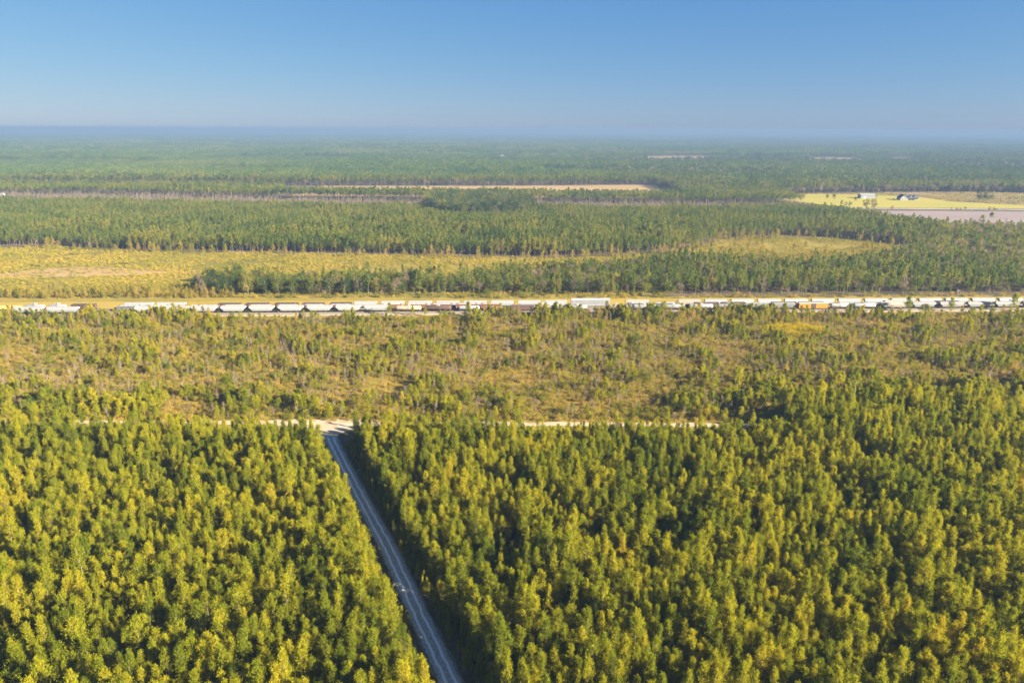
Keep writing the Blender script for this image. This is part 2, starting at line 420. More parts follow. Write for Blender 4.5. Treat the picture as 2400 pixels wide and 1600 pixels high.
def pine(H, Rad, base=0.3, branches=46, per=7, tl=0.75, tw=0.27, shape=1.5, limb=True, clumps=3, trunk_r=None, sides=6):
    tr = trunk_r or 0.011 * H
    bend = rng.normal(0, 0.012 * H, 2)
    axis = lambda z: np.stack([bend[0] * (z / H) ** 2, bend[1] * (z / H) ** 2, z], -1)
    t = np.sort(rng.random(branches) ** 0.9)
    z = (base + (0.97 - base) * t) * H
    r = Rad * (1 - t ** shape) * rng.uniform(0.4, 1.35, branches) * (0.62 + 0.38 * np.minimum(1, t / 0.22)) + 0.06 * Rad
    az = np.arange(branches) * 2.4 + rng.normal(0, 0.35, branches)
    rise = 0.15 + 0.75 * t
    bd = np.stack([np.cos(az), np.sin(az), rise], -1)
    p0 = axis(z); tip = p0 + bd * r[:, None]
    fr = np.tile(np.linspace(0.45, 1.0, clumps), branches)
    bi = np.repeat(np.arange(branches), clumps)
    cl = p0[bi] + (tip - p0)[bi] * fr[:, None] + rng.normal(0, 0.10 * Rad, (len(bi), 3))
    top = axis(np.linspace(0.9, 0.985, 3) * H)
    cl = np.vstack([cl, top]); cd = np.vstack([unit(bd[bi]), np.tile([0, 0, 1.0], (3, 1))])
    ci = np.repeat(np.arange(len(cl)), per)
    d = unit(cd[ci] * 0.7 + np.array([0, 0, 0.75]) + rng.normal(0, 0.75, (len(ci), 3)))
    c = cl[ci] + rng.normal(0, 0.11 * Rad, (len(ci), 3))
    v, f = tufts(c, d, rng.uniform(0.65, 1.15, len(ci)) * tl, rng.uniform(0.7, 1.3, len(ci)) * tw)
    tint = np.repeat(np.clip(rng.normal(0.5, 0.2, len(cl))[ci] + rng.normal(0, 0.16, len(ci)), 0, 1), 4)
    zs = np.linspace(0, 0.97, 5) * H
    ax = axis(zs); tv, tf = [], []
    for i, p in enumerate(ax):
        rr = tr * (1 - 0.86 * i / 4)
        for j in range(sides): tv.append((p[0] + rr * math.cos(j * 2 * math.pi / sides), p[1] + rr * math.sin(j * 2 * math.pi / sides), p[2]))
    for i in range(4):
        for j in range(sides):
            a = i * sides + j; b_ = i * sides + (j + 1) % sides; tf.append((a, b_, b_ + sides, a + sides))
    if limb:
        sel = np.arange(0, branches, 2)
        sv, sf = cone_sticks(p0[sel], (p0 + (tip - p0) * 0.8)[sel], [0.05] * len(sel), [0.015] * len(sel))
        k = len(tv); tv += sv; tf += [tuple(i + k for i in q) for q in sf]
    return (v, f, tint), (tv, tf)

def broadleaf(H, Rad, base=0.3, clumps=26, per=30, leaf=0.55, limbs=9, sides=5, sparse=1.0):
    zc = H * (base + 1) / 2; hz = H * (1 - base) / 2
    d = unit(rng.normal(size=(clumps, 3))); d[:, 2] = d[:, 2] * 0.9 + 0.12
    rr = rng.uniform(0.35, 0.92, clumps) ** 0.7
    cc = np.stack([d[:, 0] * Rad * rr, d[:, 1] * Rad * rr, zc + d[:, 2] * hz * rr], -1)
    cr = rng.uniform(0.22, 0.42, clumps) * Rad
    ci = np.repeat(np.arange(clumps), per)
    o = unit(rng.normal(size=(len(ci), 3))) * (rng.random((len(ci), 1)) ** 0.45) * cr[ci][:, None]
    c = cc[ci] + o
    dd = unit(o + rng.normal(0, 0.5, o.shape) * Rad * 0.3 + np.array([0, 0, 0.15 * Rad]))
    v, f = tufts(c, dd, rng.uniform(0.7, 1.3, len(ci)) * leaf, rng.uniform(0.6, 1.1, len(ci)) * leaf * 0.7)
    tint = np.repeat(np.clip(rng.normal(0.5, 0.22, clumps)[ci] + rng.normal(0, 0.13, len(ci)), 0, 1), 4)
    tv, tf = [], []
    r0 = 0.017 * H
    pts = [(0, 0, 0), (rng.normal(0, .02) * H, rng.normal(0, .02) * H, H * base * 1.1), (rng.normal(0, .04) * H, rng.normal(0, .04) * H, H * 0.8)]
    for (a, b_, ra, rb) in ((pts[0], pts[1], r0, r0 * 0.7), (pts[1], pts[2], r0 * 0.7, r0 * 0.2)):
        sv, sf = cone_sticks([a], [b_], [ra], [rb], sides); k = len(tv); tv += sv; tf += [tuple(i + k for i in q) for q in sf]
    sel = rng.permutation(clumps)[:limbs]
    st = [np.array(pts[1]) + (np.array(pts[2]) - np.array(pts[1])) * rng.uniform(0, 0.7) for _ in sel]
    sv, sf = cone_sticks(st, cc[sel], [r0 * 0.35] * len(sel), [r0 * 0.1] * len(sel)); k = len(tv); tv += sv; tf += [tuple(i + k for i in q) for q in sf]
    return (v, f, tint), (tv, tf)

def shrub(H, Rad, n=170, leaf=0.3, up=0.5):
    k = 9
    az = rng.uniform(0, 6.28, k); q = rng.uniform(0.1, 0.8, k) * Rad
    cc = np.stack([np.cos(az) * q, np.sin(az) * q, rng.uniform(0.25, 0.78, k) * H * (1 - 0.45 * (q / Rad) ** 2)], -1)
    ci = rng.integers(0, k, n)
    o = unit(rng.normal(size=(n, 3))) * rng.random((n, 1)) ** 0.5 * np.array([0.42 * Rad, 0.42 * Rad, 0.30 * H])
    c = cc[ci] + o; c[:, 2] = np.maximum(c[:, 2], 0.03)
    d = unit(o / Rad + rng.normal(0, 0.35, o.shape) + np.array([0, 0, up]))
    v, f = tufts(c, d, rng.uniform(0.7, 1.4, n) * leaf, rng.uniform(0.6, 1.1, n) * leaf * 0.6)
    tint = np.repeat(np.clip(rng.normal(0.5, 0.2, k)[ci] + rng.normal(0, 0.15, n), 0, 1), 4)
    sv, sf = cone_sticks([(0, 0, 0)] * 5, cc[:5], [0.04] * 5, [0.012] * 5)
    return (v, f, tint), (sv, sf)

def sapling(H, n=26, leafy=30):
    """a leafless young tree with fine upright twigs"""
    p0, p1, r0, r1 = [(0, 0, 0), (rng.normal(0, .02) * H, rng.normal(0, .02) * H, H * 0.55)], [], [0.022 * H * .5, 0.012 * H * .5], [0.012 * H * .5, 0.01]
    p1 = [p0[1], (p0[1][0] + rng.normal(0, .03) * H, p0[1][1] + rng.normal(0, .03) * H, H)]
    tips = []
    for i in range(n):
        z = rng.uniform(0.2, 0.92) * H; a = rng.uniform(0, 6.28); L = rng.uniform(0.10, 0.24) * H * (1.15 - z / H)
        L += 0.05 * H
        s = np.array([p0[1][0] * z / (H * .55), p0[1][1] * z / (H * .55), z]); e = s + np.array([math.cos(a) * L * 0.75, math.sin(a) * L * 0.75, L * rng.uniform(0.7, 1.3)])
        p0.append(tuple(s)); p1.append(tuple(e)); r0.append(0.035); r1.append(0.012); tips += [s * .35 + e * .65, e]
    sv, sf = cone_sticks(p0, p1, r0, r1)
    tips = np.array(tips); ci = rng.integers(0, len(tips), leafy)
    v, f = tufts(tips[ci] + rng.normal(0, .1, (leafy, 3)), rng.normal(0, .5, (leafy, 3)) + np.array([0, 0, 1.0]), rng.uniform(.3, .7, leafy), rng.uniform(.04, .12, leafy))
    return (v, f, np.repeat(rng.random(leafy), 4)), (sv, sf)

def grass_patch(w, n, h, wd):
    c = np.stack([rng.uniform(-w, w, n), rng.uniform(-w, w, n), np.zeros(n)], -1)
    v, f = tufts(c, rng.normal(0, .4, (n, 3)) * [1, 1, 0] + [0, 0, 1.0], rng.uniform(.5, 1.2, n) * h, rng.uniform(.6, 1.2, n) * wd)
    return (v, f, np.repeat(rng.random(n), 4)), ([], [])

def merged(name, fol, wood, mf, mw):
    v, f, t = fol; n = len(v)
    vs_ = [tuple(x) for x in v] + list(wood[0]); fs_ = [tuple(x) for x in f] + [tuple(i + n for i in q) for q in wood[1]]
    return mesh_from(name, vs_, fs_, [mf, mw], [0] * len(f) + [1] * len(wood[1]), list(t) + [0.5] * len(wood[0]))

class Kind:
    """variants of one plant: crown + trunk meshes for single plants, joined meshes for the masses"""
    def __init__(s, name, make, n, mf, mw):
        s.crowns, s.trunks = [], []
        s.coll = bpy.data.collections.new(name + '_variants')
        for i in range(n):
            fol, wood = make(i)
            s.crowns.append(mesh_from(name + '_crown', fol[0], fol[1], [mf], tint=fol[2]))
            s.trunks.append(mesh_from(name + '_trunk', wood[0], wood[1], [mw]) if wood[0] else None)
            o = bpy.data.objects.new('%s_%02d' % (name, i), merged(name, fol, wood, mf, mw)); s.coll.objects.link(o)
        s.n = n

_groups = {}
def scatter_tree(coll):
    if coll.name in _groups: return _groups[coll.name]
    g = bpy.data.node_groups.new('scatter_' + coll.name, 'GeometryNodeTree')
    g.interface.new_socket('Geometry', in_out='INPUT', socket_type='NodeSocketGeometry')
    g.interface.new_socket('Geometry', in_out='OUTPUT', socket_type='NodeSocketGeometry')
    N = g.nodes.new
    gi, go = N('NodeGroupInput'), N('NodeGroupOutput')
    ci = N('GeometryNodeCollectionInfo'); ci.inputs[0].default_value = coll; ci.inputs[1].default_value = True; ci.inputs[2].default_value = True
    ip = N('GeometryNodeInstanceOnPoints')
    def attr(nm, ty):
        a = N('GeometryNodeInputNamedAttribute'); a.data_type = ty; a.inputs[0].default_value = nm; return a.outputs[0]
    L = g.links.new
    L(gi.outputs[0], ip.inputs['Points']); L(ci.outputs[0], ip.inputs['Instance']); ip.inputs['Pick Instance'].default_value = True
    L(attr('variant', 'INT'), ip.inputs['Instance Index']); L(attr('turn', 'FLOAT_VECTOR'), ip.inputs['Rotation']); L(attr('size', 'FLOAT_VECTOR'), ip.inputs['Scale'])
    L(ip.outputs[0], go.inputs[0])
    _groups[coll.name] = g
    return g

def scatter(name, kind, X, Y, S, label, cat, Z=None, quarter=False, tall=0.12):
    n = len(X)
    if n == 0: return
    me = bpy.data.meshes.new(name)
    me.vertices.add(n)
    co = np.zeros((n, 3), np.float32); co[:, 0] = X; co[:, 1] = Y; co[:, 2] = -0.1 if Z is None else Z
    me.vertices.foreach_set('co', co.ravel())
    a = me.attributes.new('variant', 'INT', 'POINT'); a.data.foreach_set('value', rng.integers(0, kind.n, n).astype(np.int32))
    rot = np.zeros((n, 3), np.float32)
    rot[:, 2] = rng.integers(0, 4, n) * math.pi / 2 if quarter else rng.uniform(0, 6.283, n)
    if not quarter: rot[:, :2] = rng.normal(0, 0.03, (n, 2))
    a = me.attributes.new('turn', 'FLOAT_VECTOR', 'POINT'); a.data.foreach_set('vector', rot.ravel())
    sc = np.repeat(np.asarray(S, np.float32).reshape(-1, 1) * np.ones((n, 1), np.float32), 3, 1); sc[:, 2] *= rng.normal(1, tall, n) if not quarter else 1
    a = me.attributes.new('size', 'FLOAT_VECTOR', 'POINT'); a.data.foreach_set('vector', sc.ravel())
    o = add_obj(name, me)
    md = o.modifiers.new('scatter', 'NODES'); md.node_group = scatter_tree(kind.coll)
    return tag(o, label, cat, kind='stuff')

def plant(name, kind, x, y, s, label, cat, group=None, v=None, z=-0.1, lean=0.0, sz=None, foliage_name='crown', wood_name='trunk'):
    v = int(rng.integers(0, kind.n)) if v is None else v
    r = empty(name, (x, y, z), rng.uniform(0, 6.28), (s, s, s * (sz or rng.normal(1, 0.08))))
    if lean: r.rotation_euler = (lean, 0, r.rotation_euler[2])
    else: r.rotation_euler = (rng.normal(0, .025), rng.normal(0, .025), r.rotation_euler[2])
    tag(r, label, cat, group)
    add_obj(foliage_name, kind.crowns[v], r)
    if kind.trunks[v] is not None: add_obj(wood_name, kind.trunks[v], r)
    return r

K_pine = Kind('plantation_pine', lambda i: pine(11, rng.uniform(1.5, 2.35), rng.uniform(0.06, 0.2), int(rng.integers(44, 62)), 9, 0.46, 0.105, rng.uniform(0.85, 1.35), clumps=4), 12, m_pine, m_bark)
K_young = Kind('young_pine', lambda i: pine(5, rng.uniform(1.25, 1.7), 0.08, 34, 9, 0.45, 0.14, 1.2), 6, m_pine, m_bark)
K_tall = Kind('tall_pine', lambda i: pine(17, 2.9, 0.6, 34, 9, 0.85, 0.3, 2.2, trunk_r=0.17), 3, m_pine, m_pale_bark)
K_scrubpine = Kind('scrub_pine', lambda i: pine(6, rng.uniform(1.5, 2.1), 0.12, 32, 8, 0.5, 0.15, 1.3), 6, m_scrub, m_bark)
K_shrub = Kind('shrub', lambda i: shrub(1.9, rng.uniform(1.1, 1.5), 300, 0.24), 6, m_scrub, m_bark)
K_gold = Kind('golden_shrub', lambda i: shrub(2.2, 1.7, 220), 4, m_gold, m_bark)
K_bare = Kind('bare_sapling', lambda i: sapling(5.5, 30, 90), 6, m_drab, m_sapling)
K_broad = Kind('broadleaf_tree', lambda i: broadleaf(12, rng.uniform(3.2, 4.4), 0.10, 30, 30, 0.62), 6, m_broad, m_sapling)
K_oak = Kind('dark_oak', lambda i: broadleaf(12, rng.uniform(3.8, 5.0), 0.08, 30, 32, 0.62), 5, m_oak, m_sapling)
K_drab = Kind('autumn_tree', lambda i: broadleaf(11, rng.uniform(2.8, 3.8), 0.2, 22, 22, 0.5, 14), 4, m_drab, m_sapling)
K_grass = Kind('grass_patch', lambda i: grass_patch(1.9, 80, 0.85, 0.13), 4, m_grass, m_bark)
K_midpine = Kind('mid_pine', lambda i: pine(13, rng.uniform(1.9, 2.4), rng.uniform(0.30, 0.48), 26, 4, 1.0, 0.45, 1.5, False, 2, sides=3, trunk_r=0.13), 6, m_pine_far, m_sapling)
K_farpine = Kind('far_pine', lambda i: pine(17, rng.uniform(2.0, 2.6), rng.uniform(0.55, 0.66), 18, 3, 1.4, 0.7, 2.0, False, 2, sides=3, trunk_r=0.2), 5, m_pine_far, m_sapling)
K_clear = Kind('clearing_shrub', lambda i: shrub(1.2, 1.7, 80, 0.42, 0.6), 5, m_clear, m_bark)

def patch(w, spacing, H, rad, q, ts, mf, sparse=0.14):
    X, Y = jgrid(-w / 2 + spacing / 2, w / 2, -w / 2 + spacing / 2, w / 2, spacing, 0.45)
    V, F, T = [], [], []; k = 0
    for x, y in zip(X, Y):
        if rng.random() < sparse: continue
        dark = rng.random() < 0.13
        h = H * rng.uniform(0.65, 1.2) * (1.25 if dark else 1.0)
        az = rng.uniform(0, 6.28, q); t = rng.random(q); r = rad * (1 - t ** 2) * rng.uniform(.4, 1.1, q)
        c = np.stack([x + np.cos(az) * r, y + np.sin(az) * r, h * (0.45 + 0.5 * t)], -1)
        v, f = tufts(c, rng.normal(0, .6, (q, 3)) + [0, 0, .6], ts * rng.uniform(.7, 1.2, q), ts * 0.75 * rng.uniform(.7, 1.2, q))
        V.append(v); F.append(f + k); k += len(v); T.append(np.full(len(v), -0.4 if dark else np.clip(rng.normal(.55, .3), 0, 1)))
    return (np.vstack(V), np.vstack(F), np.concatenate(T)), ([], [])
m_pine_patch = foliage_mat('forest_needles', [(0.0, (0.037, 0.070, 0.016)), (0.45, (0.078, 0.119, 0.021)), (0.8, (0.129, 0.149, 0.027)), (1.0, (0.175, 0.149, 0.043))], 0.0016, 0.2, 0.45)
K_p24 = Kind('forest_patch_near', lambda i: patch(24, 3.6, 13, 1.9, 14, 1.6, m_pine_patch), 6, m_pine_patch, m_bark)
K_p60 = Kind('forest_patch_far', lambda i: patch(60, 5.5, 14, 2.9, 9, 2.8, m_pine_patch), 6, m_pine_patch, m_bark)
K_p150 = Kind('forest_patch_horizon', lambda i: patch(150, 9, 15, 5.0, 7, 5.5, m_pine_patch), 5, m_pine_patch, m_bark)

ORD = ['first', 'second', 'third', 'fourth', 'fifth', 'sixth', 'seventh', 'eighth', 'ninth', 'tenth', 'eleventh', 'twelfth', 'thirteenth', 'fourteenth', 'fifteenth',
       'sixteenth', 'seventeenth', 'eighteenth', 'nineteenth', 'twentieth']
def ordinal(n):
    if n >= 100: return '%d%s' % (n, {1: 'st', 2: 'nd', 3: 'rd'}.get(n % 10 if n % 100 not in (11, 12, 13) else 0, 'th'))
    if n <= 20: return ORD[n - 1]
    tens = {2: 'twenty', 3: 'thirty', 4: 'forty', 5: 'fifty', 6: 'sixty', 7: 'seventy', 8: 'eighty', 9: 'ninety'}
    t, u_ = divmod(n, 10)
    return (tens[t] + '-' + ORD[u_ - 1]) if u_ else tens[t][:-1] + 'ieth'

def rank_labels(xs, ys, depth, fmt, start):
    """names each plant by its rank (strips of equal depth from the front) and its place from the left in that rank"""
    rk = np.clip(((np.asarray(ys) - start) / depth).astype(int), 0, 60); out = {}
    for r_ in np.unique(rk):
        ii = np.where(rk == r_)[0]
        for n_, i_ in enumerate(ii[np.argsort(np.asarray(xs)[ii])]): out[i_] = fmt % (ordinal(n_ + 1), 'front' if r_ == 0 else ordinal(r_ + 1))
    return [out[i_] for i_ in range(len(rk))]

# ------------------------------------------------------------------ near pine plantation, in rows along the track
ta, tb = np.array([-12.6, 122.7]), np.array([-71.8, 253.5])
tdir = (tb - ta) / np.linalg.norm(tb - ta); tnor = np.array([tdir[1], -tdir[0]])   # tnor points to the right of the track
rows = []
ROWS = 2.45
for side in (-1, 1):
    for r in range(105):
        off = side * (7.8 if side > 0 else 7.4) + side * r * ROWS
        s = np.arange(-75 + rng.uniform(0, 3), 330, 2.1)
        s = s + rng.uniform(-1.0, 1.0, len(s))
        o_ = off + rng.normal(0, 0.6, len(s))
        P = ta + np.outer(s, tdir) + np.outer(o_, tnor)
        for k in range(len(s)): rows.append((P[k, 0], P[k, 1], side, r))
rows = np.array(rows)
X, Y, SD, RW = rows.T
far_lim = np.where(X > 106, 274 - 8 * np.clip((150 - X) / 50, 0, 1), np.where(X > -64, 249.5, 246.5))
ok = (Y > 88) & (Y < far_lim) & in_view(X, Y, 48) & (rng.random(len(X)) > 0.05)
ok &= ~((X > 96) & (np.abs(Y - 259.5) < 3.4) & (X < 112))
gap = vnoise(X + 300, Y, 9.0) * 0.6 + vnoise(X, Y + 900, 23.0) * 0.4
ok &= ~((gap < 0.22) & (RW > 0))
ok &= ~((SD > 0) & (X < -46) & (Y > 242.5))
# a narrow gap in the right stand lets one streak of sun across the track
gx, gy = X + 26.0, Y - 155.0; gl = math.hypot(to_sun.x, to_sun.y); gu = (gx * to_sun.x + gy * to_sun.y) / gl; gv = (-gx * to_sun.y + gy * to_sun.x) / gl
ok &= ~((gu > 0) & (gu < 55) & (np.abs(gv) < 1.7))
X, Y, SD, RW = X[ok], Y[ok], SD[ok], RW[ok]
S = 0.84 + 0.28 * vnoise(X, Y + 77, 11.0) + rng.normal(0, 0.10, len(X))
S = np.where(rng.random(len(X)) < 0.1, S * rng.uniform(0.55, 0.8, len(X)), S)
S = np.where((Y > far_lim[ok] - np.where(X > -12, 10, 7)) & (X < 106), S * np.where(X < -150, 0.95, np.where(X < -92, 0.78, np.where(X > -12, np.where(vnoise(X, Y * 0, 9.0) > .55, 0.72, 0.5), 0.8))), S)
S = np.where(X > 106, S * (1 + 0.0 * np.clip((Y - 250) / 20, 0, 1)), S)
S = np.where(RW == 0, S * 0.95, S)
# individuals: the 300 that show largest, i.e. nearest in view
depth = Y * math.cos(R(16.76)) + (CAM_H - 8) * math.sin(R(16.76))
vis = (np.abs(X) < depth * 0.727 - 2) & (Y > 116)
order = np.argsort(np.where(vis, depth, 1e9))[:300]
near = np.zeros(len(X), bool); near[order] = True
count = {}
for i in sorted(order, key=lambda i: Y[i]):
    key = (SD[i], RW[i]); count[key] = count.get(key, 0) + 1
    sd = 'left' if SD[i] < 0 else 'right'
    if RW[i] == 0: lb = 'pine bordering the sand track on its %s, %s from the bottom edge' % (sd, ordinal(count[key]))
    else: lb = 'pine in the %s row %s of the sand track, %s from the bottom' % (ordinal(int(RW[i]) + 1), sd, ordinal(count[key]))
    plant('pine_tree', K_pine, X[i], Y[i], S[i], lb, 'pine tree', 'plantation pines in rows %s of the sand track' % sd)
scatter('pine_plantation', K_pine, X[~near], Y[~near], S[~near], 'dense yellow-green pine plantation reaching back to the sand cross road', 'pine plantation')
# small pines and brush filling the verges of the track
Xv, Yv = [], []
for sd, lo, hi, n in ((1, 3.6, 8.2, 520), (-1, 3.6, 7.4, 110)):
    q = rng.uniform(-30, 122, n); o_ = sd * rng.uniform(lo, hi, n)
    P = ta + np.outer(q, tdir) + np.outer(o_, tnor); Xv.append(P[:, 0]); Yv.append(P[:, 1])
Xv, Yv = np.concatenate(Xv), np.concatenate(Yv)
scatter('verge_saplings', K_pine, Xv, Yv, rng.uniform(0.16, 0.5, len(Xv)), 'low bushy pine regrowth in the shade along the sand track', 'saplings')
# suppressed pines filling the gaps under the canopy
Xi, Yi = jgrid(-250, 270, 90, 272, 3.5)
di = (Xi - ta[0]) * tnor[0] + (Yi - ta[1]) * tnor[1]
ok = in_view(Xi, Yi, 20) & (di > -400) & ((di > 8.5) | (di < -8)) & (Yi < np.where(Xi > 106, 268, np.where(Xi > -64, 238, 239))) & ~((di > 0) & (Xi < -44) & (Yi > 236))
gx, gy = Xi + 26.0, Yi - 155.0; gu = (gx * to_sun.x + gy * to_sun.y) / gl; gv = (-gx * to_sun.y + gy * to_sun.x) / gl
ok &= ~((gu > 0) & (gu < 55) & (np.abs(gv) < 1.9))
scatter('suppressed_pines', K_pine, Xi[ok], Yi[ok], rng.uniform(0.5, 0.82, ok.sum()), 'shorter pines filling the gaps of the plantation canopy', 'pines')
# brushy undergrowth between the rows
Xu, Yu = jgrid(-250, 260, 92, 285, 4.8)
ok = in_view(Xu, Yu, 20); d_ = (Xu - ta[0]) * tnor[0] + (Yu - ta[1]) * tnor[1]
ok &= (np.abs(d_) > 3.4) & (vnoise(Xu, Yu, 11) > 0.35) & (np.where(Xu > -64, 252, 249) > Yu)
scatter('undergrowth', K_shrub, Xu[ok], Yu[ok], rng.uniform(0.5, 1.1, ok.sum()), 'brown and olive brush on the floor of the pine plantation', 'undergrowth')
# tall bare-trunked pines at the corner behind the cross road
for i, (x, y, s, w) in enumerate(((125.7, 269, 0.98, 'tall pine with bare pale trunk, first from the end of the sand cross road'), (147, 283, 0.9, 'tall pine with bare trunk, set farthest back at the plantation corner'),
                               (151.4, 267.5, 1.05, 'tall pine with long bare pale trunk and round crown, second from the cross road end'), (161.5, 272, 0.88, 'shorter tall-trunked pine close beside the longest-trunked pine'))):
    plant('tall_pine', K_tall, x, y, s, w, 'pine tree', 'tall pines beyond the cross road', v=i % 3)

# ------------------------------------------------------------------ scrub between the cross road and the railway
X, Y = jgrid(-345, 350, 264.5, 440, 2.45)
rail_y = lambda x: 441.2 + 0.0419 * (x + 0.0)
thick = np.interp(X, [-330, -215, -180, -165, -50, -25, 5, 170, 215, 250], [1, 1, 1, 0, 0, .6, 1, 1, .6, 0])
ok = in_view(X, Y, 25) & (Y < rail_y(X) - 14 + 7 * thick) & ~((X > 106) & (Y < 284))
brown = ((X + 57) / 10.5) ** 2 + ((Y - 304) / 12) ** 2 < 1
ok &= ~(brown & (rng.random(len(X)) > 0.06))
goldp = ((X - 166) / 19) ** 2 + ((Y - 398) / 13) ** 2 < rng.uniform(0.7, 1.2, len(X))
X, Y, goldp = X[ok], Y[ok], goldp[ok]
n1, n2, n3 = vnoise(X, Y, 10), vnoise(X + 500, Y, 38), vnoise(X, Y + 700, 21)
u1 = rng.random(len(X))
dr = rail_y(X) - Y
leftb = (X < -95) & (Y < 288)
rail_w = np.clip(1 - (dr - 14) / 24, 0, 1) * np.interp(X, [-330, -215, -175, -160, -60, -30, 10, 30, 95, 165, 200, 260, 340], [.8, .85, .7, .12, .12, .4, .7, 1, 1, .9, .4, .12, .12])
rightb = np.clip((X - 60) / 90, 0, 1) * np.clip((325 - Y) / 40, 0, 1)
nearb = np.clip((290 - Y) / 25, 0, 1) * 0.5
p_pine = np.clip(0.17 + 1.0 * (n1 - 0.5) + 0.30 * (n3 - .5) + 0.55 * rail_w + 0.45 * rightb + 0.1 * leftb + 0.2 * nearb, 0.015, 0.75)
bareband = np.exp(-((Y - (312 + 0.03 * X)) / 20) ** 2) * (X < -20) + np.exp(-(((X - 45) / 60) ** 2 + ((Y - 348) / 26) ** 2)) + 0.35 * (n2 > .6)
p_bare = np.clip(0.05 + 0.42 * bareband * (0.3 + n3), 0, 0.42)
p_shr = 0.72 + 0.4 * (n2 - .5)
green = (n1 + 0.35 * np.clip((300 - Y) / 40, 0, 1) + 0.4 * rightb + rng.normal(0, .2, len(X))) > 0.52
kind_ix = np.full(len(X), -1)
kind_ix[u1 < p_pine] = 0
kind_ix[(u1 < p_pine) & ~green] = 1
kind_ix[(u1 >= p_pine) & (u1 < p_pine + p_bare)] = 2
kind_ix[(u1 >= p_pine + p_bare) & (u1 < p_pine + p_bare + p_shr)] = 3
kind_ix[goldp] = 4
big = 0.72 + 0.62 * n1
Sv = np.where(kind_ix == 0, rng.uniform(0.5, 1.05, len(X)) + 0.35 * rail_w + 0.45 * rightb + 0.15 * leftb + 0.1 * nearb, 0)
Sv = np.where(kind_ix == 1, rng.uniform(0.45, 0.9, len(X)) + 0.3 * rail_w + 0.3 * rightb, Sv)
Sv = np.where(kind_ix == 2, rng.uniform(0.5, 1.05, len(X)), Sv)
Sv = np.where(kind_ix == 3, rng.uniform(0.5, 1.6, len(X)), Sv)
Sv = np.where(kind_ix == 4, rng.uniform(0.9, 1.5, len(X)), Sv)
Sv = np.where(kind_ix < 4, Sv * big, Sv)
KS = [(K_young, 'young_pine', 'pine tree', 'young green pine behind the cross road, %s from the left in the %s rank', 'young pines nearest the cross road', 'young_pine_thicket', 'scattered young green pines across the cut-over scrub before the railway', 260),
      (K_scrubpine, 'scrub_pine', 'pine tree', 'straw-tinted scrub pine behind the cross road, %s from the left in the %s rank', 'scrub pines nearest the cross road', 'scrub_pine_thicket', 'scattered straw-tinted scrub pines across the cut-over land', 160),
      (K_bare, 'bare_sapling', 'sapling', 'leafless pale sapling behind the cross road, %s from the left in the %s rank', 'bare saplings nearest the cross road', 'bare_sapling_thicket', 'leafless pale saplings standing through the middle of the scrub', 160),
      (K_shrub, 'shrub', 'shrub', 'low olive shrub behind the cross road, %s from the left in the %s rank', 'shrubs nearest the cross road', 'scrub_bushes', 'low olive and straw bushes covering the cut-over land', 240),
      (K_gold, 'golden_shrub', 'shrub', 'golden shrub in the bright yellow patch, %s from the left in the %s rank', 'golden shrubs in the bright patch', 'golden_scrub', 'bright golden bushes in the middle of the scrub', 300)]
for k, (kd, nm, cat, lb, gp, mass, mlb, lim) in enumerate(KS):
    ix = np.where(kind_ix == k)[0]
    v_ = np.abs(X[ix]) < (Y[ix] * .957 + 30) * 0.727
    o_ = ix[np.argsort(np.where(v_, Y[ix] - 12 * Sv[ix], 1e9))][:lim]
    rest = np.setdiff1d(ix, o_)
    lbs = rank_labels(X[o_], Y[o_], 6.0, lb, 384 if k == 4 else 264)
    for i, lb in zip(o_, lbs): plant(nm, kd, X[i], Y[i], Sv[i], lb, cat, gp, foliage_name='foliage' if k > 1 else 'crown', wood_name='stem' if k > 1 else 'trunk')
    if len(rest): scatter(mass, kd, X[rest], Y[rest], Sv[rest], mlb, cat)
ii = np.where((kind_ix == -1) & (rng.random(len(X)) < .7))[0]
scatter('grey_brush', K_drab, X[ii], Y[ii], rng.uniform(0.14, 0.36, len(ii)), 'grey-tan twiggy bushes between the young pines', 'bushes')
# loose gold accents across the scrub, one clump left of the middle
Xg, Yg = jgrid(-330, 330, 268, 425, 7)
ok = in_view(Xg, Yg, 10) & (rng.random(len(Xg)) < np.where(((Xg + 75) / 40) ** 2 + ((Yg - 392) / 16) ** 2 < 1, 0.55, np.where(Yg < 285, .10, 0.035))) & ~((Xg > 98) & (Yg < 290))
scatter('yellowing_bushes', K_gold, Xg[ok], Yg[ok], rng.uniform(0.35, 0.75, ok.sum()), 'yellowing bushes sprinkled through the scrub', 'bushes')
# dry grass
Xg, Yg = jgrid(-350, 350, 263.5, 432, 3.0)
ok = in_view(Xg, Yg, 20) & (Yg < rail_y(Xg) - 12.5) & (vnoise(Xg, Yg, 17) > 0.12)
scatter('dry_grass', K_grass, Xg[ok], Yg[ok], rng.uniform(0.6, 1.15, ok.sum()), 'dry straw grass between the bushes of the cut-over land', 'grass')
